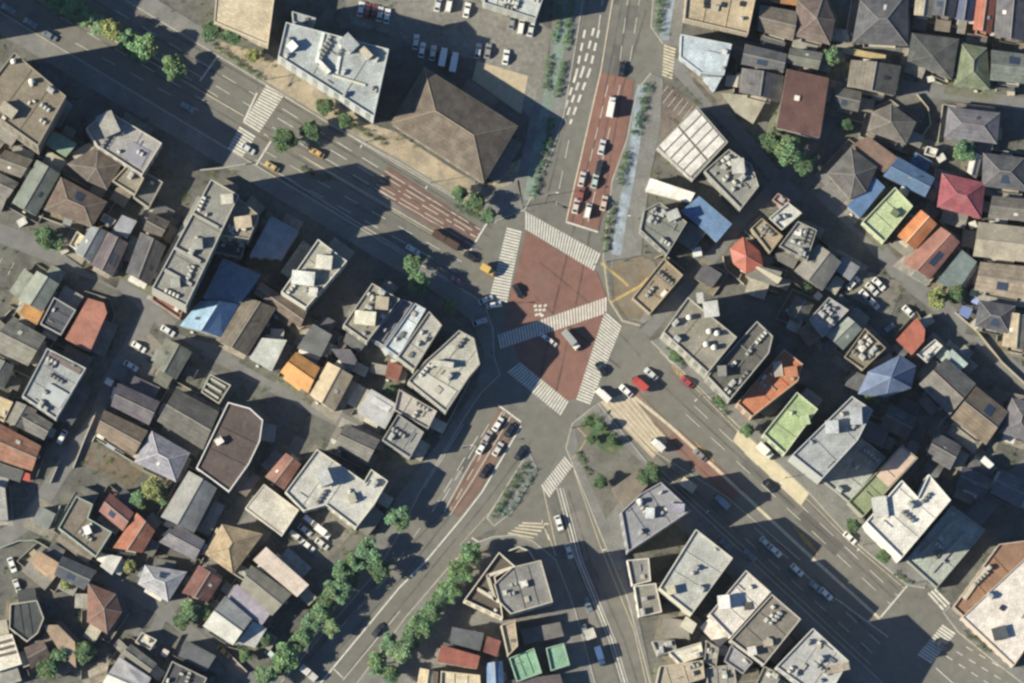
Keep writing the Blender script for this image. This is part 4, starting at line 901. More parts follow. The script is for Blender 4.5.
for a in ((285, 140, 10, 2, 'dark green tree on the median right of the shaded zebra crossing'), (311, 131, 8, 2, 'very dark small tree above the yellow taxi on the boulevard'),
          (413, 264, 8, 0, 'green tree in the shade beside the boulevard, left of the crossing'), (419, 283, 9, 3, 'bright tree in the shade above the bluish white block'),
          (450, 304, 6, 0, 'small tree in deep shade in front of the corner office'),
          (790, 152, 13, 0, 'large leafy garden tree right of the dark shaded alley'), (771, 143, 9, 1, 'garden tree left of the large leafy one, below the red brown roof'),
          (804, 163, 9, 1, 'garden tree right of the large leafy one'), (781, 128, 6, 2, 'small dark tree at the foot of the red brown roof with white edges'),
          (832, 56, 8, 0, 'bright tree between the grey green gable and the yellow tan awning'), (846, 124, 6, 1, 'small tree in the shade left of the grey brown hip roof'),
          (965, 150, 9, 3, 'spiky pale garden tree above the crimson roof'), (46, 237, 9, 1, 'teal green garden tree below the large brown hip roof'),
          (57, 243, 7, 0, 'smaller garden tree touching the teal green one'), (152, 490, 10, 4, 'yellow green yard tree below the lilac grey hip roof'),
          (139, 500, 8, 0, 'darker yard tree left of the yellow green one'), (161, 498, 6, 0, 'small yard tree right of the yellow green one'),
          (190, 610, 9, 0, 'leafy tree below the dark red tiled house'), (181, 621, 7, 1, 'small tree left of the leafy one below the dark red tiled house'),
          (60, 655, 8, 0, 'tree right of the small dark brown house near the bottom left'), (85, 652, 9, 1, 'blue green tree behind the bright white gable'),
          (47, 668, 9, 1, 'teal tree below the small dark brown house near the bottom left'), (601, 426, 5, 0, 'small rounded tree on the lawn of the fork island'),
          (611, 441, 4, 1, 'second small tree on the fork island lawn, nearer the striped road surface'), (591, 440, 4, 2, 'small dark tree on the fork island, nearest the south road'),
          (652, 473, 8, 1, 'tree beside the mauve grey office block on the fork island'), (643, 477, 7, 2, 'dark tree left of the one beside the mauve grey office block'),
          (747, 430, 6, 0, 'small tree in front of the light green flat block'), (853, 526, 6, 1, 'small tree on the pavement left of the tall white building'),
          (884, 556, 6, 1, 'small tree on the pavement below the tall white building'), (677, 355, 6, 2, 'dark street tree in front of the broad tan grey office'),
          (722, 400, 6, 2, 'dark street tree in front of the dark long office'), (938, 297, 9, 4, 'yellow green tree left of the blue tarpaulins'),
          (956, 293, 8, 2, 'dark tree touching the blue tarpaulins'), (476, 203, 8, 1, 'tree at the forecourt of the large brown hall, nearest its corner'),
          (459, 194, 7, 0, 'tree on the boulevard pavement left of the hall forecourt'), (489, 214, 6, 0, 'small tree at the tip of the hall forecourt by the crossing'),
          (324, 106, 7, 1, 'tree below the wedge shaped office on the boulevard pavement'), (346, 121, 6, 2, 'dark small tree at the lower tip of the wedge shaped office'),
          (212, 31, 8, 1, 'tree left of the plain cream building at the top'), (232, 36, 8, 2, 'dark tree below the plain cream building at the top'),
          (252, 56, 6, 4, 'olive tree on the pavement above the shaded zebra crossing'), (390, 391, 5, 1, 'small tree below the small rust red roof'),
          (842, 408, 5, 1, 'small dark tree right of the light green flat block'), (875, 398, 7, 2, 'dark tree in the shade below the blue lilac dome'),
          (920, 62, 5, 4, 'olive shrub tree in the cream forecourt of the charcoal house'), (1012, 232, 5, 2, 'small dark tree at the right edge over the beige roof'),
          (808, 288, 5, 1, 'small tree at the upper corner of the patchy whitish roof'), (205, 612, 6, 1, 'small tree below the dark red house, closest to the pale grey gable'),
          (265, 640, 6, 2, 'dark bushy tree below the small pale lean to by the orange car'), (245, 655, 6, 0, 'green bushy tree right of the orange car'),
          (600, 482, 6, 2, 'dark tree in the brown plaza beside the south road'), (630, 484, 5, 4, 'olive tree at the left corner of the mauve grey office'),
          (68, 583, 6, 4, 'olive tree on the small dry lawn near the bottom left'), (130, 566, 6, 4, 'olive garden tree left of the pale grey hip roof')):
    tree(*a)
def hedge(s, w, h, label, hx='4f7a52'):
    w *= 1.35 if 'avenue' in label else 1
    p = pts(s, h/2); c = sum(p, Vector((0, 0))) / len(p); rnd = random.Random(label); mb = MB(); clumps = []; w0 = w
    for a, b in zip(p, p[1:]):
        n = max(2, int((b - a).length / .9))
        for k in range(n):
            q = a.lerp(b, (k + .5) / n) - c
            for _ in range(3 if w > 2.5 else 2): clumps.append((q.x + rnd.uniform(-w/2, w/2)*.7, q.y + rnd.uniform(-w/2, w/2)*.7, h*rnd.uniform(.4, .75), rnd.uniform(.45, .8)))
    leaves(mb, rnd, clumps, 42, .17); o = mb.build('hedge', mat('leaf', hx), fix=False); o.location = (c.x, c.y, .13)
    return tag(o, label, 'hedge')
for a in (('561,-8 558,22 553,42', 2.2, 1.2, 'hedge on the left pavement of the avenue, at the top edge', '6a9a6c'), ('572,-6 568,30 566,48', 2.4, 1.4, 'hedge close to the kerb of the avenue at the top edge', '5a8f5c'),
          ('549,56 545,92', 2.0, 1.2, 'pale hedge beside the car park exit on the avenue', '7a9a6e'), ('564,62 557,96', 2.6, 1.4, 'hedge between the path and the kerb opposite the sandy lot', '5a8f5c'),
          ('553,116 547,140 543,165', 2.6, 1.4, 'hedge on the avenue pavement beside the brown hall', '568a5c'), ('540,168 533,198', 2.4, 1.2, 'short hedge on the avenue nearest the north zebra crossing', '5f8a70'),
          ('661,-8 657,22 660,34', 2.6, 1.5, 'hedge on the right of the avenue at the top edge', '5a8a5c'), ('648,84 641,110 635,136', 2.8, 1.4, 'dark hedge on the right of the avenue beside the striped deck parking', '4a7a54'),
          ('628,150 622,172 619,185', 2.6, 1.4, 'hedge on the avenue beside the bright white canopy', '5a8458'), ('613,205 606,235 604,252', 2.4, 1.2, 'hedge on the avenue nearest the curved corner roof', '62805a'),
          ('526,464 508,492 494,516', 3.4, 1.3, 'hedge filling the narrow island of the southwest road', '4f7a50'), ('534,470 516,500 502,518', 2.4, .8, 'pale teal planting along the right side of the narrow island', '84a49c'),
          ('456,206 474,216 490,222', 2.4, 1.3, 'hedge at the boulevard kerb below the hall forecourt', '4f7a4e'), ('668,348 686,366', 2.0, 1.1, 'dark hedge strip in front of the broad tan grey office', '455f48'),
          ('710,398 728,414', 1.8, 1.0, 'hedge strip on the boulevard pavement in front of the dark long office', '587458'), ('318,102 350,122 384,143', 2.2, 1.1, 'long hedge on the pavement below the wedge shaped office', '5e7a50'),
          ('205,40 230,56 262,78', 2.0, 1.1, 'long hedge on the pavement below the plain cream building', '6a8654'), ('895,572 912,584', 1.6, .9, 'low hedge at the corner of the southeast side street', '5c7a58'),
          ('965,632 990,652', 2.0, 1.0, 'hedge strip in front of the huge pinkish store', '66784e'), ('236,650 262,636', 2.2, 1.6, 'clipped hedge along the pale lean to by the orange car', '3f6a4c'),
          ('62,4 90,18 120,36 150,55', 3.6, 1.8, 'long hedge under the verge trees of the shaded boulevard', '7fa06a'), ('584,424 594,418 606,430 618,444', 3.4, 1.0, 'dense low planting on the lawn of the fork island', '5c8a4c'), ('577,452 583,462 590,474', 2.2, 1.0, 'low planting along the south road edge of the fork island', '6a8050'), ('300,168 330,180', 1.6, .9, 'low median planting on the boulevard left of the yellow taxi', '6a7a50')):
    hedge(*a)
# weeds and pot plants in the gaps between houses: more than anyone could count
rnd = random.Random(11); mb = MB(); clumps = []
WR = [ccw(pts(r)) for r in ROADS] + [ccw(pts(w[0])) for w in WALKS]
LP = [(pts(s), w) for s, w in LANES]
def near_lane(q):
    for p, w in LP:
        for a, b in zip(p, p[1:]):
            t = max(0, min(1, (q - a).dot(b - a) / (b - a).length_squared))
            if (a.lerp(b, t) - q).length < w/2 + .3: return True
    return False
# one storey annexes, stores and covered yards built on to the houses wherever there is room beside them
def free(q, skip=None):
    return not (any(inside(q, r) for r in WR) or near_lane(q) or any(inside(q, r) for i, r in enumerate(ROOFS) if i != skip and abs(r[0].x - q.x) < 30 and abs(r[0].y - q.y) < 30))
ra_ = random.Random(3)
LOTS = [ccw(pts(s_)) for s_ in ('395,-15 483,-15 498,10 536,20 552,30 540,98 530,118 476,60 410,45 396,30', '340,-15 395,-15 396,36 352,24', '855,268 905,282 890,318 842,292', '300,508 330,505 356,530 328,560 298,548', '122,342 150,332 168,352 140,380', '92,440 143,473 131,488 80,463', '575,424 590,405 650,470 610,500 560,470')]
for i in range(len(BLD)):
    lab, kind, cat, (t, wpo, c, ang, rc, wc) = BLD[i]
    if cat not in ('house', 'apartments', 'hall'): continue
    rot = Matrix.Rotation(ang, 2); n = len(wpo); made = 0
    for k in range(n):
        a, b = wpo[k], wpo[(k+1) % n]; ln = (b - a).length
        if ln < 3.5 or made >= 2 or ra_.random() > .8: continue
        nrm = Vector(((b - a).y, -(b - a).x)).normalized()
        for dp in (4.6, 3.4, 2.4):
            f0 = ra_.uniform(0, .3); f1 = ra_.uniform(.6, 1); p0, p1 = a.lerp(b, f0), a.lerp(b, f1); dp *= ra_.uniform(.85, 1.1)
            grid = [c + rot @ (p0.lerp(p1, x) + nrm*(.5 + (dp - .2)*y)) for x in (0, .33, .66, 1) for y in (0, .5, 1)]
            if not all(free(q, i) and not any(inside(q, l) for l in LOTS) for q in grid): continue
            h_ = ra_.uniform(2.7, 4.2); q0, q1 = p0 + nrm*.03, p1 + nrm*.03; o0, o1 = p0 + nrm*dp, p1 + nrm*dp
            if h_ > 3.2 and cat == 'house': h_ = 3.0
            m1 = MB(); m1.prism(ccw([q0, q1, o1, o0]), 0, h_ - .35, top=True); an = m1.build('annex', mat('wall', wc), t)
            e_ = (p1 - p0).normalized()*.25; m1 = MB(); m1.slab([(*(q0 - e_), h_), (*(q1 + e_), h_), (*(o1 + e_ + nrm*.3), h_ - .3), (*(o0 - e_ + nrm*.3), h_ - .3)], .12)
            m1.build('roof', mat(ra_.choice(('tile', 'metal', 'flat')), ra_.choice((rc, rc, '6f6c66', '8a857a', '5c5d60', '7d7064', '9a968c', 'b0a894'))), an)
            ROOFS.append(ccw([c + rot @ q for q in (q0, q1, o1, o0)])); made += 1; break
tries = 0
while len(clumps) < 1500 and tries < 20000:
    tries += 1
    q = P(rnd.uniform(-10, 1034), rnd.uniform(-10, 693))
    if 395 < q.x/S + 512 < 552 and 341.5 - q.y/S < 118: continue
    if any(inside(q, r) for r in WR) or any(inside(q, inset(r, -.5)) for r in ROOFS if abs(r[0].x - q.x) < 25 and abs(r[0].y - q.y) < 25) or near_lane(q): continue
    for _ in range(rnd.randint(1, 3)):
        r = rnd.uniform(.25, .75) * (1.7 if rnd.random() < .25 else 1); clumps.append((q.x + rnd.uniform(-.8, .8), q.y + rnd.uniform(-.8, .8), r*.6, r))
leaves(mb, rnd, clumps, 26, .15)
o = mb.build('ground_cover', mat('leaf', '62794a'), fix=False); o['kind'] = 'stuff'
# ---------------------------------------------------------------- vehicles
def car_meshes(kind, hx):
    def f():
        van = kind == 'van'; Lc, Wc, Hc = (4.3, 1.75, 1.95) if van else (4.4, 1.75, 1.46)
        hb = .98 if van else .86; out = {}
        # profile of the lower body along its length: (x, top z, half width)
        prof = [(-Lc/2, hb*.78, Wc*.42), (-Lc/2 + .15, hb*.97, Wc*.49), (-Lc*.2, hb, Wc/2), (Lc*.12, hb, Wc/2), (Lc*.34, hb*.93, Wc*.49), (Lc/2 - .2, hb*.85, Wc*.47), (Lc/2, hb*.62, Wc*.40)]
        b = MB(); rows = []
        for x, z, hw in prof:
            rows.append([(x, -hw*.94, .24), (x, -hw, .45), (x, -hw*.97, z - .12), (x, -hw*.86, z), (x, hw*.86, z), (x, hw*.97, z - .12), (x, hw, .45), (x, hw*.94, .24)])
        for r0, r1 in zip(rows, rows[1:]):
            for k in range(8): b.face([r0[k], r1[k], r1[(k+1) % 8], r0[(k+1) % 8]])
        b.face(rows[0][::-1]); b.face(rows[-1])
        x0, x1, x2, x3 = (-Lc*.49, -Lc*.47, Lc*.22, Lc*.40) if van else (-Lc*.42, -Lc*.24, Lc*.08, Lc*.27)
        w0, w1 = Wc*.45, Wc*.39
        lo = [(x0, -w0, hb - .02), (x3, -w0, hb - .05), (x3, w0, hb - .05), (x0, w0, hb - .02)]; hi = [(x1, -w1, Hc), (x2, -w1, Hc), (x2, w1, Hc), (x1, w1, Hc)]
        for k in range(4): b.face([lo[k], lo[(k+1) % 4], hi[(k+1) % 4], hi[k]])
        b.face([(x, y, z + .03 if abs(y) < .1 else z) for x, y, z in hi])
        out['body'] = b.mesh('body', mat('gloss', hx))
        L3 = lambda a, c, t: tuple(p + (q - p)*t for p, q in zip(a, c))
        def pane(a, b_, c, d, n, nm):       # a pane set 2 cm proud of its opening
            cen = [sum(q[i] for q in (a, b_, c, d)) / 4 for i in range(3)]
            q4 = [tuple(cen[i] + (q[i] - cen[i])*.86 + n[i]*.02 for i in range(3)) for q in (a, b_, c, d)]
            g = MB(); g.face(q4); out[nm] = g.mesh(nm, mat('glass', '30363d'))
        pane(lo[1], lo[2], hi[2], hi[1], (.7, 0, .7), 'windscreen'); pane(lo[3], lo[0], hi[0], hi[3], (-.7, 0, .5), 'rear_window')
        pane(lo[0], lo[1], hi[1], hi[0], (0, -1, .2), 'side_window'); pane(lo[2], lo[3], hi[3], hi[2], (0, 1, .2), 'side_window_')
        w = MB(); w.tube((0, -.11, 0), (0, .11, 0), .31, .31, 14); out['wheel'] = w.mesh('wheel', mat('plain', '2b2b2c'))
        l = MB(); l.box((0, 0, 0), (.12, .32, .16)); out['headlight'] = l.mesh('headlight', mat('plain', 'e6e4da'))
        m_ = MB(); m_.box((0, 0, 0), (.14, .2, .14)); out['mirror'] = m_.mesh('mirror', mat('plain', '3a3a3c'))
        return out, Lc, Wc, hb
    return shared(('car', kind, hx), f)
def car(u, v, ang, hx, label, kind='car', group=None, name=None, cat=None, k=1.0, lamp=None):
    k *= 1.12
    ms, Lc, Wc, hb = car_meshes(kind, hx); q = P(u, v, .8)
    t = thing(name or ('van' if kind == 'van' else 'car'), label, cat or kind, (q.x, q.y, .08), R(ang), group)
    for nm in ('body', 'windscreen', 'rear_window', 'side_window', 'side_window_'): 
        o = link(nm.strip('_'), ms[nm], t); o.scale = (k, k, k)
    for x in (-Lc*.3, Lc*.31):
        for y in (-Wc*.44, Wc*.44): o = link('wheel', ms['wheel'], t); o.location = (x*k, y*k, .31*k); o.scale = (k, k, k)
    for y in (-.6, .6): o = link('headlight', ms['headlight'], t); o.location = ((Lc/2 - .07)*k, y*k, hb*.62*k)
    for y in (-Wc*.5, Wc*.5): o = link('mirror', ms['mirror'], t); o.location = (Lc*.2*k, y*k, hb*k)
    if lamp: mb = MB(); mb.box((0, 0, 0), (.25, .6, .2)); o = mb.build('roof_lamp', mat('plain', lamp), t); o.location = (-.2, 0, 1.55)
    return t
def truck(u, v, ang, cabhex, boxhex, Lb, label, name='truck', cat='truck', Wb=2.2, Hb=2.6):
    q = P(u, v, 1.5); t = thing(name, label, cat, (q.x, q.y, .08), R(ang)); h = Lb/2
    b = MB(); b.box((-.9, 0, 1.0 + Hb/2 - .1), (Lb - 2.0, Wb, Hb - .3)); b.box((-.9, 0, Hb + .82), (Lb - 2.2, Wb - .25, .1)); b.build('cargo_box', mat('gloss', boxhex), t)
    c = MB(); lo = [(h - 1.85, -Wb*.47, .5), (h, -Wb*.46, .5), (h, Wb*.46, .5), (h - 1.85, Wb*.47, .5)]
    mid = [(x, y, 1.3) for x, y, z in lo]; hi = [(h - 1.8, -Wb*.42, 2.2), (h - .45, -Wb*.4, 2.2), (h - .45, Wb*.4, 2.2), (h - 1.8, Wb*.42, 2.2)]
    for A, B_ in ((lo, mid), (mid, hi)):
        for k in range(4): c.face([A[k], A[(k+1) % 4], B_[(k+1) % 4], B_[k]])
    c.face(hi); c.build('cab', mat('gloss', cabhex), t)
    g = MB(); g.face([(h + .0, -Wb*.40, 1.4), (h + .0, Wb*.40, 1.4), (h - .38, Wb*.36, 2.1), (h - .38, -Wb*.36, 2.1)]); g.build('windscreen', mat('glass', '30363d'), t)
    f = MB(); f.box((0, 0, .62), (Lb - .4, Wb*.55, .3)); f.build('chassis', mat('plain', '2d2d2f'), t)
    for x in (h - 1.0, -h + 1.3):
        for y in (-Wb*.42, Wb*.42): w = MB(); w.tube((0, -.14, 0), (0, .14, 0), .42, .42, 14); o = w.build('wheel', mat('plain', '2b2b2c'), t); o.location = (x, y, .42)
    for y in (-.75, .75): l = MB(); l.box((0, 0, 0), (.1, .3, .18)); o = l.build('headlight', mat('plain', 'e6e4da'), t); o.location = (h + .02, y, .85)
    return t
def bus(u, v, ang, hx, roofhx, label, Lb=9.5):
    q = P(u, v, 1.6); t = thing('bus', label, 'bus', (q.x, q.y, .1), R(ang)); h = Lb/2; W = 1.2
    b = MB(); pr = [(-W, .4), (-W, 2.4), (-W*.9, 2.9), (W*.9, 2.9), (W, 2.4), (W, .4)]
    b.v = [(x, y, z) for x in (-h, h) for y, z in pr]; n = 6
    b.f = [[k, (k+1) % n, n + (k+1) % n, n + k] for k in range(n)] + [list(range(n))[::-1], [n + k for k in range(n)]]; b.build('body', mat('gloss', hx), t)
    r = MB(); r.box((0, 0, 2.93), (Lb - .5, 1.9, .12)); r.box((-1.5, 0, 3.08), (2.2, 1.4, .25)); r.build('roof', mat('plain', roofhx), t)
    for s in (-1, 1):
        for k in range(5): g = MB(); g.box((0, 0, 0), (1.4, .05, .8)); o = g.build('window', mat('glass', '30363d'), t); o.location = (-h + 1.4 + k*1.65, s*1.2, 1.9)
        for x in (-h + 2, h - 2): w = MB(); w.tube((0, -.14, 0), (0, .14, 0), .46, .46, 14); o = w.build('wheel', mat('plain', '2b2b2c'), t); o.location = (x, s*1.06, .42)
        l = MB(); l.box((0, 0, 0), (.1, .35, .2)); o = l.build('headlight', mat('plain', 'e6e4da'), t); o.location = (h, s*.85, .8)
    g = MB(); g.box((0, 0, 0), (.06, 2.0, 1.1)); o = g.build('windscreen', mat('glass', '30363d'), t); o.location = (h + .01, 0, 1.85)
    return t
WH, GR, DK, RD, SV = 'efece4', '8f9296', '34363b', 'a8362e', 'd2d3d0'
LOT = 'cars in the car park above the brown hall'
for a in ((438, 4, 78, SV, 'silver car in the top row of the car park, left of the white van'), (467, 10, 78, WH, 'lone white car at the top of the car park, dark shade at its side'),
          (512, 22, 78, GR, 'grey car parked first below the pale block at the top'), (531, 29, 78, SV, 'silver car parked last below the pale block, beside the white van'),
          (416, 42, 82, SV, 'silver car at the left end of the car park row above the hall'), (433, 53, 80, SV, 'silver car between a white car and the two white trucks'),
          (422, 50, 80, WH, 'white car second in the car park row above the hall'), (478, 51, 80, SV, 'silver car left of a grey car, above the sandy lot'),
          (488, 51, 80, GR, 'grey car with a pale bonnet above the sandy lot'), (506, 57, 80, WH, 'white car with a dark windscreen above the sandy lot, right of the grey one')):
    car(*a, group=LOT)
car(449, 5, 78, WH, 'white van at the top edge of the car park', 'van', LOT); car(521, 27, 80, WH, 'white van parked between silver and grey cars below the pale block', 'van', LOT)
truck(443, 57, 79, WH, WH, 6.6, 'left of the two white box trucks parked above the hall'); truck(454, 62, 79, WH, 'efece4', 7.0, 'right of the two white box trucks parked above the hall, the longer one')
for a in ((361, 9, 80, WH, 'white car left of the two red cars at the top edge'), (367, 11, 80, RD, 'red car at the top edge beside the white car, left of the pair'), (374, 12, 80, '8e2f2a', 'darker red car at the top edge, right of the pair'),
          (380, 14, 80, 'd8d6cc', 'off white car right of the two red cars at the top edge'), (387, 16, 80, WH, 'white car at the right end of the row with the red cars')):
    car(*a, group='cars parked behind the wedge shaped office')
# the avenue
car(622, 69, 80, '26282c', 'black car heading up the avenue above the white lorry'); truck(611, 107, 79, 'd8d8d2', 'f0ece2', 7.0, 'white box truck waiting on the red lane of the avenue')
car(602, 147, 77, SV, 'silver car on the red lane halfway down the avenue'); car(582, 179, 77, 'd4cabc', 'cream car in the left queue on the red lane, third from the zebra'); car(595, 181, 77, 'b9cabc', 'pale green grey car in the right queue on the red lane')
car(576, 206, 77, 'd8c8b8', 'cream car at the head of the left queue by the north zebra'); car(588, 211, 77, WH, 'white van at the head of the right queue by the north zebra', 'van'); car(604, 203, 77, 'd9b9a0', 'pinkish cream car close to the hedge by the north zebra')
car(599, 168, 77, DK, 'dark car on the red lane behind the pale green grey car'); car(581, 194, 77, 'a0523e', 'rust red car in the left queue between two cream cars')
# the crossing
truck(488, 270, -31, 'd2a02c', 'e0b43c', 5.2, 'yellow truck entering the crossing from the boulevard'); car(471, 257, -31, '24262a', 'black car just behind the yellow truck')
bus(446, 240, -31, '4a3128', '4f382e', 'dark brown bus on the red lane of the boulevard')
car(518, 291, -60, '26272b', 'black car beside the west zebra crossing'); car(545, 337, -38, WH, 'small white car in the crossing, first left of the grey truck', k=.75); car(552, 342, -38, 'dcd8cc', 'small cream car in the crossing, between the white one and the grey truck', k=.75)
truck(571, 340, -50, 'e4e2da', 'a6a6a2', 7.6, 'grey truck with a white cab turning in the crossing'); car(494, 305, 10, WH, 'white car at the foot of the west zebra, at the shadow edge'); car(486, 300, 20, SV, 'silver car just left of the white one at the foot of the west zebra')
car(480, 322, 20, 'aab2b8', 'pale car in deep shade in front of the corner office')
car(457, 281, -31, '8c4a58', 'wine red car in the shade on the boulevard left of the crossing'); car(413, 250, -31, SV, 'silver car in the shade at the boulevard kerb')
# boulevard southeast
truck(640, 384, 138, 'b83228', 'c83a2c', 6.0, 'bright red truck leaving the crossing', Wb=2.4); car(651, 374, 138, 'c9cccc', 'pale silver car beside the bright red truck'); car(687, 382, 137, 'b02f3c', 'crimson car on the boulevard in front of the dark long office')
car(601, 369, 125, '222428', 'black car on the east zebra crossing'); truck(603, 395, 137, 'e8e4da', 'ece8de', 6.0, 'white van truck at the edge of the striped road surface'); car(626, 391, 137, WH, 'white car left of the bright red truck')
truck(658, 445, 137, 'ece8e0', 'e0dcd2', 5.2, 'small white truck on the striped road surface'); truck(765, 451, -43, 'd8d6cc', 'f0ebdc', 6.2, 'white truck stopped at the cream paved strip', Wb=2.5)
car(769, 486, 137, '2c2220', 'dark maroon car passing below the cream paved strip'); truck(722, 502, 137, '8a94a0', '8e9aa6', 6.2, 'bluish grey truck in the shade on the boulevard')
car(775, 551, -43, WH, 'white car parked in the shade of the light grey roof, upper of the pair'); car(797, 570, -43, WH, 'white car on the boulevard where the shade ends'); car(816, 587, -43, 'a9acae', 'grey car just above the white one near the bottom right office', k=.95)
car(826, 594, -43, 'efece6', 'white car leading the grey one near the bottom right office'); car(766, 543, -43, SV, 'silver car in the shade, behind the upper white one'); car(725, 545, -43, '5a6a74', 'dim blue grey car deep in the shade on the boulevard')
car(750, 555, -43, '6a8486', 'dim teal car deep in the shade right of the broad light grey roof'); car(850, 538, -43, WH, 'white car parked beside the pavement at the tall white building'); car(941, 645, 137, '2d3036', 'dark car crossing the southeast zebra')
car(985, 633, 137, '787a78', 'grey car waiting below the pinkish store'); car(700, 455, 137, '8d8a86', 'grey car on the boulevard beside the red lane')
# southwest and south roads
car(498, 424, 58, WH, 'white car at the head of the red lane on the southwest road'); car(510, 430, 58, '222428', 'black car at the head of the red lane, next to the white one'); car(482, 447, 58, WH, 'white car alone left of the red lane on the southwest road')
car(498, 449, 58, 'd8cfc4', 'cream car second in the red lane queue'); car(485, 471, 58, '2e211e', 'dark brown car last in the red lane queue'); car(520, 453, 58, '26292e', 'black car heading down the southwest road beside the narrow island'); car(378, 630, 50, '3c3a38', 'dark car low on the southwest road beside the bank trees')
car(487, 437, 58, 'b9aca0', 'beige car between the two white cars on the southwest road')
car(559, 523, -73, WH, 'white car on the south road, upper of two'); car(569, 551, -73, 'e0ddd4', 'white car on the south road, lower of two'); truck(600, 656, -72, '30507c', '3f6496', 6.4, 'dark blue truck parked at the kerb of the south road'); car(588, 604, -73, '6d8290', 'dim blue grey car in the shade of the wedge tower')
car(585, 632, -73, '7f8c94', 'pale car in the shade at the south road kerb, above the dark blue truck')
# side streets and yards
YV = 'vehicles in the yard beside the cream slab roof'
car(310, 521, -38, WH, 'white van, upper left of the yard beside the cream slab', 'van', YV); truck(323, 532, -38, WH, 'f0ece4', 6.0, 'white box truck in the yard beside the cream slab roof'); car(296, 536, -38, 'e2d8cc', 'off white van against the cream slab roof wall', 'van', YV)
car(305, 530, -38, SV, 'silver car in the yard between the white vans', group=YV); car(308, 546, -38, WH, 'white car at the lower left of the yard', group=YV); car(322, 544, -38, 'd6d4cc', 'pale car at the lower right of the yard below the box truck', group=YV)
car(139, 347, -32, WH, 'white car in the small lot below the salmon red roof, upper one'); car(131, 366, -32, 'e2e0da', 'white car in the small lot below the salmon red roof, lower one'); car(62, 437, 62, WH, 'white van beside the orange brown gable', 'van'); car(168, 331, -32, 'e4e2dc', 'white car on the lane below the pink red terrace')
car(224, 652, -40, 'd08a22', 'orange car parked below the pale grey gable'); car(12, 565, -70, WH, 'white car on the curved lane at the left edge, upper one'); car(17, 586, -70, 'dcdad2', 'white car on the curved lane at the left edge, lower one', k=.9)
car(272, 655, -40, 'c8d8d4', 'pale car beside the dark bushy trees near the bottom'); car(248, 149, -31, SV, 'silver car in the shade at the stop line of the boulevard'); car(317, 153, 149, 'd0a038', 'yellow taxi on the boulevard where the shadow begins', name='taxi', cat='taxi', lamp='e8e0c0')
car(272, 167, 149, 'c9a850', 'dull yellow taxi added for a yellow glow at the stop line in the shade', name='taxi', cat='taxi', lamp='e8e0c0')  # yellow car body stands in for a yellow glow of light
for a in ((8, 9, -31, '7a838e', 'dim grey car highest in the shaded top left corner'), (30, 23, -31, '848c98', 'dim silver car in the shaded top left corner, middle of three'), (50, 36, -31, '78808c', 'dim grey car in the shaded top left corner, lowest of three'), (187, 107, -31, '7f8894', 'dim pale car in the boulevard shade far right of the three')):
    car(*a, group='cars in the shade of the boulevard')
RL = 'cars in the small car park in the right quarter'
for a in ((866, 296, -45, WH, 'white car in the small right hand car park, lower left one'), (872, 289, -45, 'dedbd2', 'off white car in the small right hand car park, middle one'), (879, 284, -45, WH, 'white car in the small right hand car park, topmost one'), (873, 303, -45, 'e4e0d4', 'white car in the small right hand car park, lowest one'), (853, 283, 45, WH, 'white car left of the small right hand car park'), (909, 312, -45, WH, 'white car beside the orange red roof')):
    car(*a, group=RL)
truck(989, 465, -42, '7fa09c', 'efece4', 6.2, 'white truck with a teal cab on the shadow edge at the right'); car(974, 463, 60, '8fb4b4', 'pale teal car beside the white truck at the right'); car(888, 329, 40, '6880a0', 'dull blue car under the orange red roof')
# ---------------------------------------------------------------- other street things
def lamp_post(u, v, ang, label, h=9):
    q = P(u, v); t = thing('street_lamp', label, 'street lamp', (q.x, q.y, .13), R(ang))
    m = mat('plain', '9a9c98'); p = MB(); p.tube((0, 0, 0), (0, 0, .5), .17, .13, 8); p.tube((0, 0, .5), (0, 0, h), .10, .06, 8); p.build('pole', m, t)
    a = MB(); a.tube((0, 0, h - .1), (2.6, 0, h + .35), .06, .05, 6); a.build('arm', m, t); l = MB(); l.box((2.9, 0, h + .38), (.9, .34, .16)); l.build('lamp_head', mat('plain', 'dcdad0'), t)
for a in ((637, 219, 180, 'street lamp at the right kerb of the avenue by the green grey roof'), (547, 196, 0, 'street lamp at the left kerb of the avenue near the north zebra'), (462, 448, 0, 'street lamp at the west kerb of the southwest road'), (700, 396, 230, 'street lamp on the boulevard in front of the dark long office'),
          (785, 478, 230, 'street lamp behind the cream paved strip'), (862, 545, 230, 'street lamp in front of the tall white building'), (430, 183, 240, 'street lamp at the foot of the brown hall'), (365, 142, 240, 'street lamp at the lower tip of the wedge shaped office'),
          (612, 552, 180, 'street lamp on the south road beside the bright shop wall'), (700, 520, 45, 'street lamp in the shade beside the mauve grey office')): lamp_post(*a)
def signal(u, v, ang, label):
    q = P(u, v); t = thing('traffic_light', label, 'traffic light', (q.x, q.y, .13), R(ang)); m = mat('plain', '8c8e8c')
    p = MB(); p.tube((0, 0, 0), (0, 0, 6.2), .13, .09, 8); p.build('pole', m, t); a = MB(); a.tube((0, 0, 5.6), (4.2, 0, 5.9), .06, .05, 6); a.build('arm', m, t)
    h = MB(); h.box((3.8, 0, 5.9), (1.3, .25, .45)); hh = h.build('signal_head', mat('plain', '4a4c4a'), t)
    for k in range(3): l = MB(); l.tube((3.38 + k*.42, -.13, 5.9), (3.38 + k*.42, -.17, 5.9), .16, .16, 12); l.build('lens', mat('plain', ('3a6a5a', '7a6a3a', '6a3430')[k]), hh)
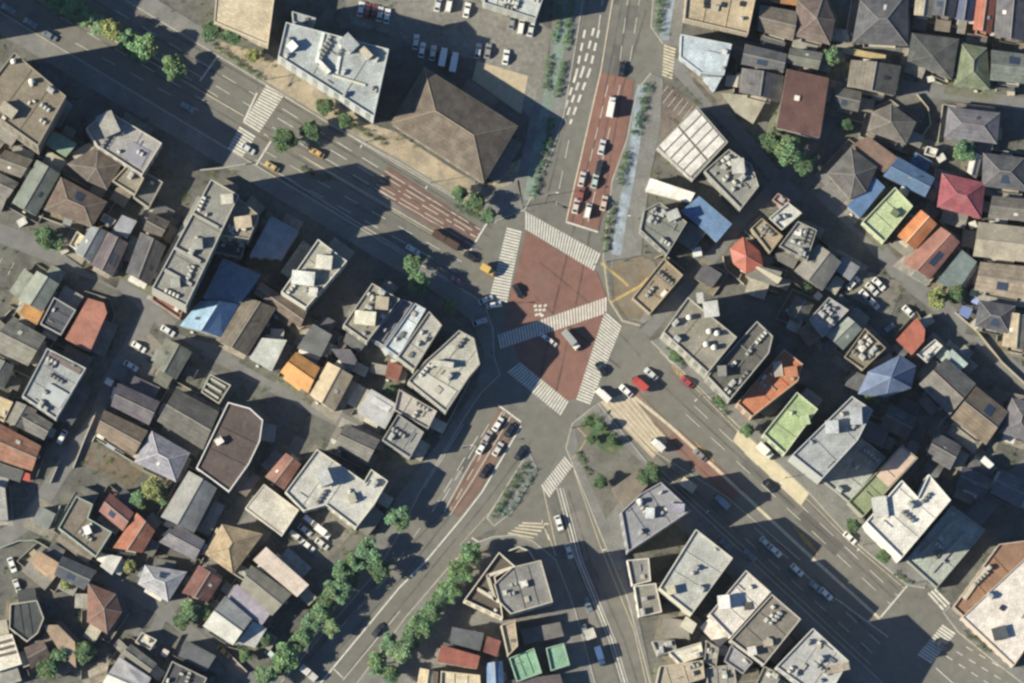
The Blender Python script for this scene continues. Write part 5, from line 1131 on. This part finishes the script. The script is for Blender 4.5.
for a in ((522, 207, -30, 'traffic light at the north corner of the crossing'), (606, 262, 200, 'traffic light at the east corner of the crossing beside the yellow paving'), (571, 428, 60, 'traffic light at the tip of the fork island'), (488, 308, 0, 'traffic light at the shaded west corner of the crossing'), (910, 584, 200, 'traffic light at the corner of the southeast side street'), (264, 80, -120, 'traffic light at the upper end of the shaded zebra')): signal(*a)
# steel railing round the curved corner
p = pts('604,262 609,300 622,320 640,325'); c = p[1]; t = thing('railing', 'pale yellow railing round the curved corner of the crossing', 'railing', (c.x, c.y, .16)); m = mat('plain', 'c2a45c')
rl = MB()
for a, b in zip(p, p[1:]):
    for z in (.55, .95): rl.tube((*(a - c), z), (*(b - c), z), .05, .05, 6)
rl.build('rail', m, t)
for a, b in zip(p, p[1:]):
    n = max(2, int((b - a).length / 2.4))
    for k in range(n): q = a.lerp(b, k/n) - c; o = shared('post', lambda: (lambda mb: (mb.tube((0, 0, 0), (0, 0, 1.0), .06, .06, 6), mb.mesh('post', m))[1])(MB())); o = link('post', o, t); o.location = (q.x, q.y, 0)
# blue tarpaulins, red awning, garden walls
def tarp(s, h, hx, label, name='tarpaulin', cat='tarpaulin'):
    p = ccw(pts(s, h)); c = sum(p, Vector((0, 0))) / len(p); t = thing(name, label, cat, (c.x, c.y, 0)); mb = MB(); n = len(p); rnd = random.Random(label)
    q = [(a.x - c.x, a.y - c.y, h + rnd.uniform(-.25, .2)) for a in p]; mb.slab(q[:3], .05); mb.slab([q[0]] + q[2:], .05) if n > 3 else None
    mb.build('sheet', mat('plain', hx), t)
    for a in q: k = MB(); k.tube((a[0]*.95, a[1]*.95, 0), (a[0]*.95, a[1]*.95, a[2]), .05, .05, 6); k.build('post', mat('plain', '8a8a86'), t)
tarp('963,305 973,309 968,319 958,314', 2.4, '6f86c8', 'blue tarpaulin stretched over the yard in the right quarter, larger one'); tarp('974,296 980,299 977,305 971,302', 2.6, '8a9ad8', 'small blue tarpaulin above the larger one in the right quarter')
tarp('972,288 979,291 976,298 969,295', 2.6, 'd8d0a0', 'cream cloth canopy above the small blue tarpaulin', 'canopy', 'canopy'); tarp('19,470 30,474 30,482 20,479', 2.5, 'c04430', 'bright red awning below the orange brown gable at the left', 'awning', 'awning')
tarp('83,553 92,557 88,562 80,558', 2.4, '4f7f8c', 'teal sheet over the yard below the L shaped tan roof')
def wall(s, label, hx='b9b2a0', h=1.5, w=.25):
    p = pts(s, h); c = sum(p, Vector((0, 0))) / len(p); mb = MB()
    for q in ribbon([a - c for a in p], w): mb.prism(ccw(q), 0, h)
    for q in ribbon([a - c for a in p], w + .12): mb.prism(ccw(q), h + .003, h + .08, bottom=True)
    o = mb.build('garden_wall', mat('wall', hx), fix=False); o.location = (c.x, c.y, 0); tag(o, label, 'wall')
for a in (('88,390 95,412 74,470', 'long thin pale wall between the dirt lot and the lane') if False else ('96,412 84,440 73,468', 'long thin pale wall along the lane beside the bare brown lot'), ('917,94 928,108 931,124 922,136 914,144', 'curved cream wall right of the grey brown hip roof', 'b9ab8c'), ('0,548 18,541 34,540 48,548', 'curved pale green wall of the lane at the left edge', '93a898'),
          ('95,436 92,442', 'short wall end at the corner of the bare brown lot'), ('955,312 978,332 1002,362 1030,388', 'long cream wall along the lane below the blue tarpaulins', 'b8a888'), ('200,170 222,168 246,164', 'pale wall end across the shade at the head of the long tall slab', 'b0aca0'),
          ('795,124 800,110 806,100', 'thin white wall beside the red brown roof', 'd0cabc'), ('60,460 50,483', 'pale wall stub beside the lane at the left', 'a8a296'), ('60,505 55,522', 'pale teal wall left of the L shaped tan roof', '9cb0a6'), ('230,655 247,672', 'pinkish wall below the orange car', 'c0ab98'),
          ('835,350 858,366 845,380', 'broken wall in the shade below the pale green grey gable'), ('440,438 470,380', 'thin wall at the foot of the corner office', 'a8a498'), ('930,55 948,82', 'cream yard wall of the charcoal house', 'c2b590'), ('508,551 519,547 529,551 536,562', 'white curved ramp wall at the head of the wedge shaped tower', 'd8d4c8'), ('655,258 664,254 684,270', 'tan wall behind the low roof of the curved corner', 'b39c74')): wall(*a)
# small yard sheds and outdoor machines standing beside houses
def shed(u, v, ang, w, d, h, hx, label):
    q = P(u, v, h); t = thing('shed', label, 'shed', (q.x, q.y, 0), R(ang)); b = MB(); b.box((0, 0, h/2), (w, d, h)); b.build('wall', mat('wall', hx), t)
    r = MB(); r.slab([(-w/2 - .15, -d/2 - .15, h), (w/2 + .15, -d/2 - .15, h), (w/2 + .15, d/2 + .15, h + .25), (-w/2 - .15, d/2 + .15, h + .25)], .08); r.build('roof', mat('metal', hx), t)
    k = MB(); k.box((0, -d/2 - .01, h*.45), (.9, .06, h*.85)); k.build('door', mat('plain', '77756f'), t)
for a in ((22, 222, 30, 2.6, 2, 2.2, 'd9d5c8', 'little white shed beside the teal green garden tree'), (64, 250, 30, 2.2, 2, 2.2, 'c4bea8', 'little cream shed right of the teal green garden tree'), (136, 385, 30, 2.4, 1.8, 2.2, 'a8a6a0', 'little grey shed above the dark mauve gable'), (145, 420, 30, 2.8, 2, 2.4, 'd8cdb8', 'little cream shed at the lower corner of the dark mauve gable'),
          (109, 382, 60, 1.8, 2.2, 2.2, 'd6d2c6', 'little white shed left of the dark mauve gable'), (278, 314, 30, 2.4, 2.2, 2.4, 'd9cfbc', 'little pale shed below the long brown gable'), (300, 325, 30, 2, 2, 2.2, 'b89a90', 'little pinkish shed at the lower end of the long brown gable'), (226, 410, 30, 2.2, 1.8, 2.2, 'd4d0c2', 'little white shed below the lattice deck roof'),
          (387, 350, 30, 2.6, 2.6, 2.6, 'd8d8d6', 'little white shed below the bluish white block'), (846, 38, 10, 1.6, 2, 2.2, 'b9bab8', 'little grey shed left of the dark slate hip roof'), (913, 50, 80, 4, 1.6, 2.6, 'd6d0c0', 'narrow white shed left of the charcoal hip roof'), (931, 79, 10, 2, 1.6, 2.2, 'dad4c4', 'little white shed in front of the charcoal hip roof'),
          (973, 225, 20, 2, 2, 2.2, 'd8d2c4', 'little white shed below the crimson roof'), (941, 158, 30, 2.4, 2, 2.3, 'd2ccbc', 'little pale shed just above the crimson roof'), (697, 252, 10, 2.6, 2.6, 2.6, 'd8d8d4', 'little white shed in the deep shade left of the red pyramid'), (818, 296, 45, 2, 2, 2.2, 'd2cec4', 'little white shed left of the patchy whitish roof'),
          (836, 287, 40, 3, 2, 2.4, 'aab0ba', 'little bluish shed left of the small right hand car park'), (976, 324, 40, 2.6, 2.6, 2.4, 'c8beb0', 'little pinkish white shed below the larger blue tarpaulin'), (933, 470, 0, 2.4, 1.6, 2.2, 'c9c5ba', 'little pale shed at the notch of the tall white building'), (636, 487, -30, 1.6, 2.6, 2.4, 'd8cdb8', 'little cream kiosk in front of the mauve grey office'),
          (688, 485, -35, 5, 2.6, 2.6, 'cfbfa0', 'cream kiosk on the boulevard pavement beside the mauve grey office'), (590, 634, 20, 3, 3, 2.6, 'c8c2b0', 'little cream shed above the dark blue truck'), (151, 646, 30, 2.2, 2, 2.3, 'd0c8b8', 'little cream shed right of the olive grey house'), (165, 653, -30, 1.8, 2, 2.2, 'c8b8ac', 'little pinkish shed beyond the olive grey house'), (305, 670, -40, 3, 2, 2.4, 'cfcdc8', 'little pale shed at the bottom edge left of the southwest road'),
          (313, 677, -40, 2.2, 2, 2.2, 'bdbbb4', 'little grey shed at the bottom edge beside the pale one'), (117, 563, 30, 1.6, 1.6, 2, 'b5b0a0', 'little grey shed right of the small white metal roof'), (205, 570, 30, 2.2, 2.4, 2.4, 'c8c4b8', 'little white shed between the dark red house and the tan hip'), (335, 440, 30, 2, 1.6, 2.2, 'dcdad2', 'little white shed in the shadow of the large pale grey block'), (1011, 92, 0, 2, 2, 2.2, 'c8b89c', 'little tan shed at the right edge on the upper right street')): shed(*a)

# ---------------------------------------------------------------- plots, yard walls
PLOT = [mat('ground', h) for h in ('5f5e5a', '7c7466', '8f887a', '6b6e58', '757370', '84795f', '9a958c', '56584f')]
rnd = random.Random(21); z = .026
for i, (lab, kind, cat, _) in enumerate(BLD):
    if cat not in ('house', 'shed', 'apartments', 'hall'): continue
    p = inset(ROOFS[i], -rnd.uniform(1.2, 2.6)); mb = MB(); z += .00022
    mb.face([(q.x, q.y, z) for q in p]); struct('yard', mb, rnd.choice(PLOT))
    if cat != 'house' or rnd.random() > .8: continue
    n = len(p); segs = []
    for k in range(n):
        a, b = p[k], p[(k+1) % n]; m_ = max(1, int((b - a).length / 1.0)); run = []
        for j in range(m_ + 1):
            q = a.lerp(b, j / m_)
            if free(q): run.append(q)
            else:
                if len(run) > 2: segs.append(run)
                run = []
        if len(run) > 2: segs.append(run)
    if not segs: continue
    segs = [s_ for s_ in segs if rnd.random() < .7] or segs[:1]
    mb = MB(); h_ = rnd.uniform(1.1, 1.7); c = ROOFS[i][0]
    for s_ in segs:
        for q in ribbon([s_[0] - c, s_[-1] - c], .18): mb.prism(ccw(q), 0, h_)
    o = mb.build('yard_wall', mat('wall', rnd.choice(('b9b3a4', '8f8b82', 'a59c8a', 'c4bcaa', '7d7a74'))), fix=False); o.location = (c.x, c.y, 0)
    w_ = lab.split(); short = ' '.join(w_[:11]) if len(w_) > 11 else lab
    tag(o, 'low wall round the ' + lab if len(w_) <= 12 else 'low wall of the ' + lab, 'wall')
# ---------------------------------------------------------------- daylight and camera
EL, AZ = 29.5, 10.0            # sun height; shadows run east and a little north
w = bpy.data.worlds.new('World'); scene.world = w; w.use_nodes = True
nt = w.node_tree; sk = nt.nodes.new('ShaderNodeTexSky'); sk.sky_type = 'NISHITA'; sk.sun_disc = False
sk.sun_elevation = R(EL); sk.sun_rotation = R(270 - AZ); sk.altitude = 50; sk.air_density = 1.0; sk.dust_density = .3; sk.ozone_density = 4
bg = nt.nodes['Background']; bg.inputs['Strength'].default_value = .058; 
mx = nt.nodes.new('ShaderNodeMixRGB'); mx.blend_type = 'MULTIPLY'; mx.inputs[0].default_value = 1; mx.inputs[2].default_value = (.80, .985, 1.12, 1)
nt.links.new(sk.outputs[0], mx.inputs[1]); nt.links.new(mx.outputs[0], bg.inputs[0])
sl = bpy.data.lights.new('sun', 'SUN'); sl.energy = 5.0; sl.angle = R(.5); sl.color = (1.0, .925, .735)
so = bpy.data.objects.new('sun', sl); col.objects.link(so); so.rotation_euler = (R(90 - EL), 0, R(AZ - 90)); so.location = (-200, -60, 200)
cd = bpy.data.cameras.new('camera'); co = bpy.data.objects.new('camera', cd); col.objects.link(co)
co.location = (CX, CY, D); cd.sensor_width = 36; W_ = 1024 * S
cd.lens = 36 * D / W_; cd.shift_x = -CX / W_; cd.shift_y = -CY / W_; cd.clip_start = 100; cd.clip_end = 6000
scene.camera = co
vs = scene.view_settings; vs.view_transform = 'Standard'; vs.look = 'None'; vs.exposure = 1.18; vs.gamma = 1
scene.cycles.use_denoising = True
scene.cycles.pixel_filter_type = 'BLACKMAN_HARRIS'; scene.cycles.filter_width = 2.6
scene.cycles.max_bounces = 5

# thin summer haze between the ground and the aircraft
hz = MB(); hz.box((0, 0, 1549), (1600, 1800, 3102))
hm = bpy.data.materials.new('haze'); hm.use_nodes = True; hn = hm.node_tree; hn.nodes.clear()
ho = hn.nodes.new('ShaderNodeOutputMaterial'); pv = hn.nodes.new('ShaderNodeVolumePrincipled')
pv.inputs['Color'].default_value = (.88, .92, .93, 1); pv.inputs['Density'].default_value = .0000030; pv.inputs['Anisotropy'].default_value = 0
hn.links.new(pv.outputs[0], ho.inputs['Volume']); o = hz.build('haze', hm); o['kind'] = 'stuff'
